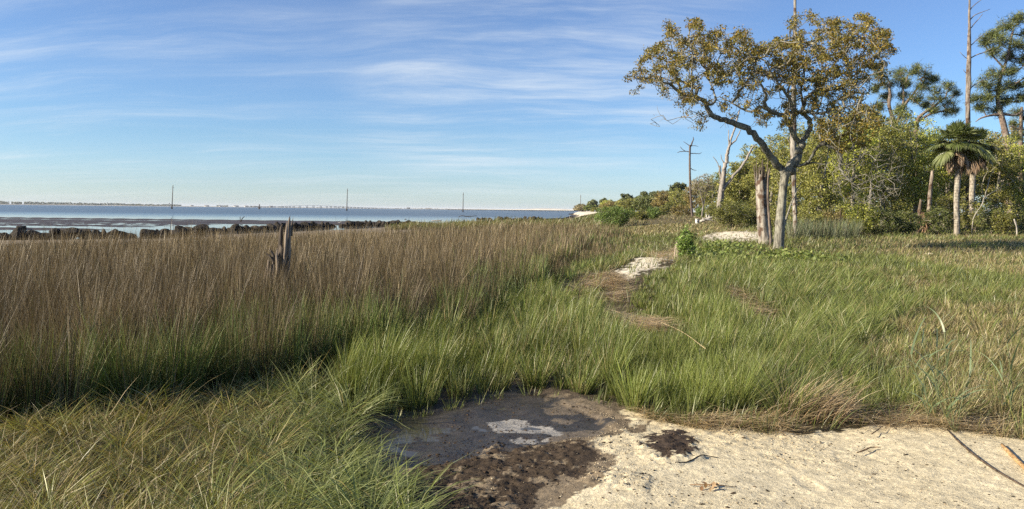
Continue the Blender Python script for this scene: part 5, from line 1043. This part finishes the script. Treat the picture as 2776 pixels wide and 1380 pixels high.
stick('driftwood', 'pale driftwood branch lying on the mud bar behind the breakwater', 'driftwood', [(914, 605, 2.4), (921, 603.5, 3), (926, 601, 1.4)], 96, (.5, .47, .42))
stick('driftwood', 'dark curved driftwood branch in shallow water below the third pole', 'driftwood', [(1243, 588, 1.6), (1252, 585, 2), (1268, 587, 2.2), (1292, 585, 1.2)], 190, (.10, .09, .08))
stick('driftwood', 'pale grey drift log lying on the shore beside the green shore grass', 'driftwood', [(1170, 599, 3), (1182, 598.5, 3.4), (1197, 598, 2.8)], 108, (.4, .36, .3))
p = at(58, 621, 59); p[2] = WZ + .1; mb = MB(); box(mb, p, (.62, .45, .34), (.03, .028, .026), .2); o = mb.build('timber_block', M_ROCK, None, tuple(p)); m = o.modifiers.new('b', 'BEVEL'); m.width = .06; tag(o, 'dark square timber block on the mud bar behind the peaked boulder', 'timber')
for i, (px, py, wd, lab) in enumerate([(1100, 597, 10, 'dark seaweed lump in the shallows beyond the breakwater end'), (1550, 590, 8, 'small dark lump in the water left of the beach'), (1575, 589, 7, 'small dark lump in the water nearest the beach')]):
    boulder(px, wd, py - 3, py + 1, lab, 400 + i)
# gull
p = at(1774, 312, 140); mb = MB(); s = .55
for sg in (-1, 1): mb.add([p + [0, -.12, 0], p + [0, .14, 0], p + [sg * .30 * s * 2, .05, .14], p + [sg * .30 * s * 2, -.10, .12], p + [sg * .95 * s, .16, -.02]], [(0, 1, 2), (0, 2, 3), (3, 2, 4)], (.16, .16, .17))
tube(mb, [p + [0, -.26, -.02], p + [0, -.1, 0], p + [0, .1, 0], p + [0, .3, .01]], [.02, .06, .055, .015], 6, (.3, .3, .3)); tag(mb.build('gull', M_PLAIN, None, tuple(p)), 'single dark gull gliding in the sky left of the oak', 'bird')

# ------------------------------------------------------------------ small things ashore
b = ground_at(1890, 608); th = thing('white_box_marker', 'small white box marker with a dark hole standing in the dry grass', 'marker', b); s = b[1] / FPX
mb = MB(); box(mb, b + [0, 0, 6.5 * s], (9 * s, 7 * s, 14 * s), (.72, .70, .64)); mb.build('box_body', M_PLAIN, th, b)
mb = MB(); tube(mb, [b + [.3 * s, -3.2 * s, 8.5 * s], b + [.3 * s, -3.8 * s, 8.5 * s]], [2.2 * s, 2.2 * s], 10, (.03, .025, .02)); mb.build('hole', M_PLAIN, th, b)
mb = MB(); box(mb, b + [0, -.4 * s, 14.2 * s], (10.5 * s, 9 * s, 1.4 * s), (.62, .60, .55)); mb.build('lid', M_PLAIN, th, b)
for i, (px, lab) in enumerate([(1915, 'left white post of the pair behind the rounded shrub'), (1922, 'right white post of the pair behind the rounded shrub')]):
    p = foot(px, 104); mb = MB(); top = at(px, 567, 104); tube(mb, [p - [0, 0, .1], p + [0, 0, .2], top, top + [0, 0, .06]], [.12, .11, .10, .03], 8, (.68, .66, .62)); tag(mb.build('white_post', M_PLAIN, None, tuple(p), True), lab, 'post', 'pair of white posts')
stick('fallen_log', 'bleached fallen log lying beside the rounded olive shrub', 'log', [(1898, 601, 7), (1912, 596, 9), (1926, 591, 8), (1942, 584, 4)], 74, (.52, .49, .44))
stick('fallen_log', 'second bleached log crossing the fallen log by the shrub', 'log', [(1904, 592, 4), (1918, 596, 5), (1936, 598, 3)], 73.5, (.46, .43, .38))
p = ground_at(2520, 692); stick('fallen_log', 'short pale log lying in the meadow right of centre', 'log', [(2506, 689, 4), (2518, 688, 5), (2532, 689, 4)], p[1], (.62, .56, .44))
for i, (pts, lab) in enumerate([([(1700, 668, 2.4), (1712, 672, 2.4), (1730, 682, 1.6)], 'dark stick poking from the marsh edge left of the small stump'), ([(1736, 676, 2), (1760, 690, 1.8), (1790, 702, 1.2)], 'thin pale stick lying toward the small stump'), ([(1778, 688, 1.4), (1800, 694, 1.6), (1822, 700, 1.2)], 'thin stick next to the small stump')]):
    p = ground_at(pts[1][0], pts[1][1] + 6); stick('stick', lab, 'stick', pts, p[1], (.34, .28, .2), group='sticks on the wrack line')
def lying(name, label, cat, pts, rad, col, lift=0.02, mat=M_DEAD, sides=8):
    P = np.array([ground_at(x, y) + [0, 0, lift] for x, y in pts]); Q = spline(P, 5); rd = np.interp(np.linspace(0, 1, len(Q)), np.linspace(0, 1, len(rad)), rad); Q[:, 2] = [max(q[2], float(ground_h(np.array(q[0]), np.array(q[1]))) + rr_ * .8) for q, rr_ in zip(Q, rd)]
    mb = MB(); tube(mb, Q, rd, sides, col, .2, 5); return tag(mb.build(name, mat, None, tuple(P[0]), True), label, cat)
lying('stick', 'long thin dark stick lying diagonally on the sand at right', 'stick', [(2568, 1172), (2600, 1205), (2650, 1248), (2700, 1283), (2760, 1318), (2800, 1340)], [.004, .007, .008, .007, .006, .005], (.10, .075, .055))
lying('bamboo_cane', 'thick tan cane lying on the sand at the right edge', 'cane', [(2716, 1214), (2745, 1245), (2790, 1290), (2840, 1340)], [.010, .015, .016, .016], (.42, .27, .13), .025)
lying('twig', 'small forked brown twig on the middle of the sand', 'twig', [(2322, 1232), (2345, 1224), (2362, 1217), (2388, 1217)], [.003, .006, .005, .002], (.26, .16, .08), .012)
lying('twig', 'dark thin twig standing at the grass and sand edge', 'twig', [(2362, 1187), (2376, 1178), (2392, 1165)], [.004, .004, .003], (.12, .07, .05), .03)
lying('twig', 'dark twig lying on the sand left of the orange leaf', 'twig', [(1830, 1262), (1870, 1255), (1915, 1240), (1948, 1244)], [.003, .004, .003, .002], (.06, .045, .035), .008)
lying('straw_stalk', 'pale straw stalk lying over mud at the top of the puddle', 'straw', [(1385, 1026), (1440, 1012), (1500, 1000), (1535, 990)], [.004, .004, .004, .003], (.5, .4, .24), .06)
lying('straw_stalk', 'long straw stalk bridging grass tops toward the right', 'straw', [(1790, 950), (1850, 985), (1910, 1040)], [.003, .003, .003], (.48, .38, .22), .35)
b = ground_at(1925, 1322); r = np.random.default_rng(8); mb = MB(); leaves(mb, b + r.normal(0, 1, (9, 3)) * [.035, .025, .006] + [0, 0, .015], .045, palette(r, 9, [(.36, .22, .10), (.42, .29, .16), (.24, .14, .07)]), r, .6, 1.5); tube(mb, [b + [-.12, .02, .01], b + [.02, 0, .02], b + [.16, -.01, .01]], [.003, .004, .002], 5, (.2, .12, .06))
tag(mb.build('leaf_litter', M_DRY, None, tuple(b)), 'crumpled orange dead leaves on the sand', 'leaves')
# dead grass mound bowing over the sand edge
r = np.random.default_rng(21); b = ground_at(2165, 1138); mb = MB(); n = 620; c = b + np.stack([r.normal(.05, .16, n), r.normal(0, .08, n), np.zeros(n)], 1); c[:, 2] = ground_h(c[:, 0], c[:, 1])
blades(mb, c, r.uniform(.25, .62, n), np.full(n, .005), r.normal(.05, .4, n), np.abs(r.normal(.45, .25, n)), r.normal(1.35, .35, n), palette(r, n, [(.20, .13, .07), (.28, .20, .11)]), palette(r, n, [(.46, .36, .21), (.34, .25, .14), (.58, .48, .30)]), 6, r)
tag(mb.build('dead_grass_mound', M_DRY, None, tuple(b)), 'arching mound of dead tan grass drooping onto the sand edge', 'grass clump')
# broad-bladed blue green plants at lower right
def reed_plant(label, px, py, stems, seed):
    r = np.random.default_rng(seed); b = ground_at(px, py); th = thing('broad_blade_grass', label, 'plant', b, 'broad bladed grasses at the sand edge'); Y = b[1]
    ms, ml = MB(), MB()
    for sx, sy, ex, ey in stems:
        P, rd = pxpath([(sx, sy, 2.6), ((sx + ex) / 2 + r.normal(0, 4), (sy + ey) / 2, 2.2), (ex, ey, 1.0)], Y + r.normal(0, .1), 6); tube(ms, P, rd, 6, (.17, .19, .09))
        for q in np.linspace(.25, 1, 6):
            i = int(q * (len(P) - 1)); n = 1; blades(ml, P[i][None], np.array([r.uniform(.22, .48)]), np.array([.016]), np.array([r.uniform(0, 6.28)]), np.array([r.uniform(.3, .7)]), np.array([r.uniform(.5, 1.9)]), np.array([[.15, .20, .10]]), np.array([[.20, .26, .15]]), 7, r)
    ms.build('stem', M_GRASS, th, b); ml.build('leaf_blades', M_GRASS, th, b)
reed_plant('broad blue green grass with red stem base at the sand edge, tallest of three', 2588, 1172, [(2588, 1172, 2500, 930), (2588, 1172, 2560, 900), (2590, 1170, 2640, 990), (2586, 1172, 2530, 1010)], 1)
reed_plant('broad blue green grass clump left of the tallest one, behind the sand', 2530, 1150, [(2530, 1180, 2470, 960), (2532, 1180, 2540, 940), (2530, 1180, 2500, 1000)], 2)
reed_plant('broad blue green grass with a drooping tip at the right edge', 2735, 1130, [(2738, 1150, 2730, 930), (2738, 1150, 2716, 1010)], 3)
# pale tall reeds and brown brush behind the oak
mb = MB(); r = np.random.default_rng(31); n = 3000; yy = r.uniform(39, 45, n); P = np.stack([(r.uniform(2135, 2330, n) - 1388) / FPX * yy, yy, yy * 0], 1); P[:, 2] = ground_h(P[:, 0], P[:, 1], False)
blades(mb, P, r.uniform(.5, 1.35, n), np.full(n, .022), r.uniform(0, 6.28, n), np.abs(r.normal(.2, .15, n)), np.abs(r.normal(.4, .3, n)), palette(r, n, [(.10, .11, .06)]), palette(r, n, [(.16, .19, .10), (.13, .17, .10), (.24, .19, .12), (.12, .15, .05)], [3, 3, 2, 3]), 3, r)
tag(mb.build('pale_reeds', M_DRY), 'pale grey green reeds and brown brush between oak and woods', 'reeds', kind='stuff')

# ------------------------------------------------------------------ haze
hz_m = bpy.data.materials.new('haze'); hz_m.use_nodes = True; ht = NT(hz_m.node_tree); ht.n.clear()
hv = ht.new('ShaderNodeVolumePrincipled', {'Color': (.86, .92, 1.0), 'Density': 0.00006}); ho = ht.n.new('ShaderNodeOutputMaterial'); ht.l.new(hv.outputs[0], ho.inputs['Volume'])
mb = MB(); box(mb, (0, 10000, 20), (56000, 34000, 46), (1, 1, 1)); ob = mb.build('haze', hz_m); tag(ob, 'thin pale sea haze over the bay', 'haze', kind='stuff')
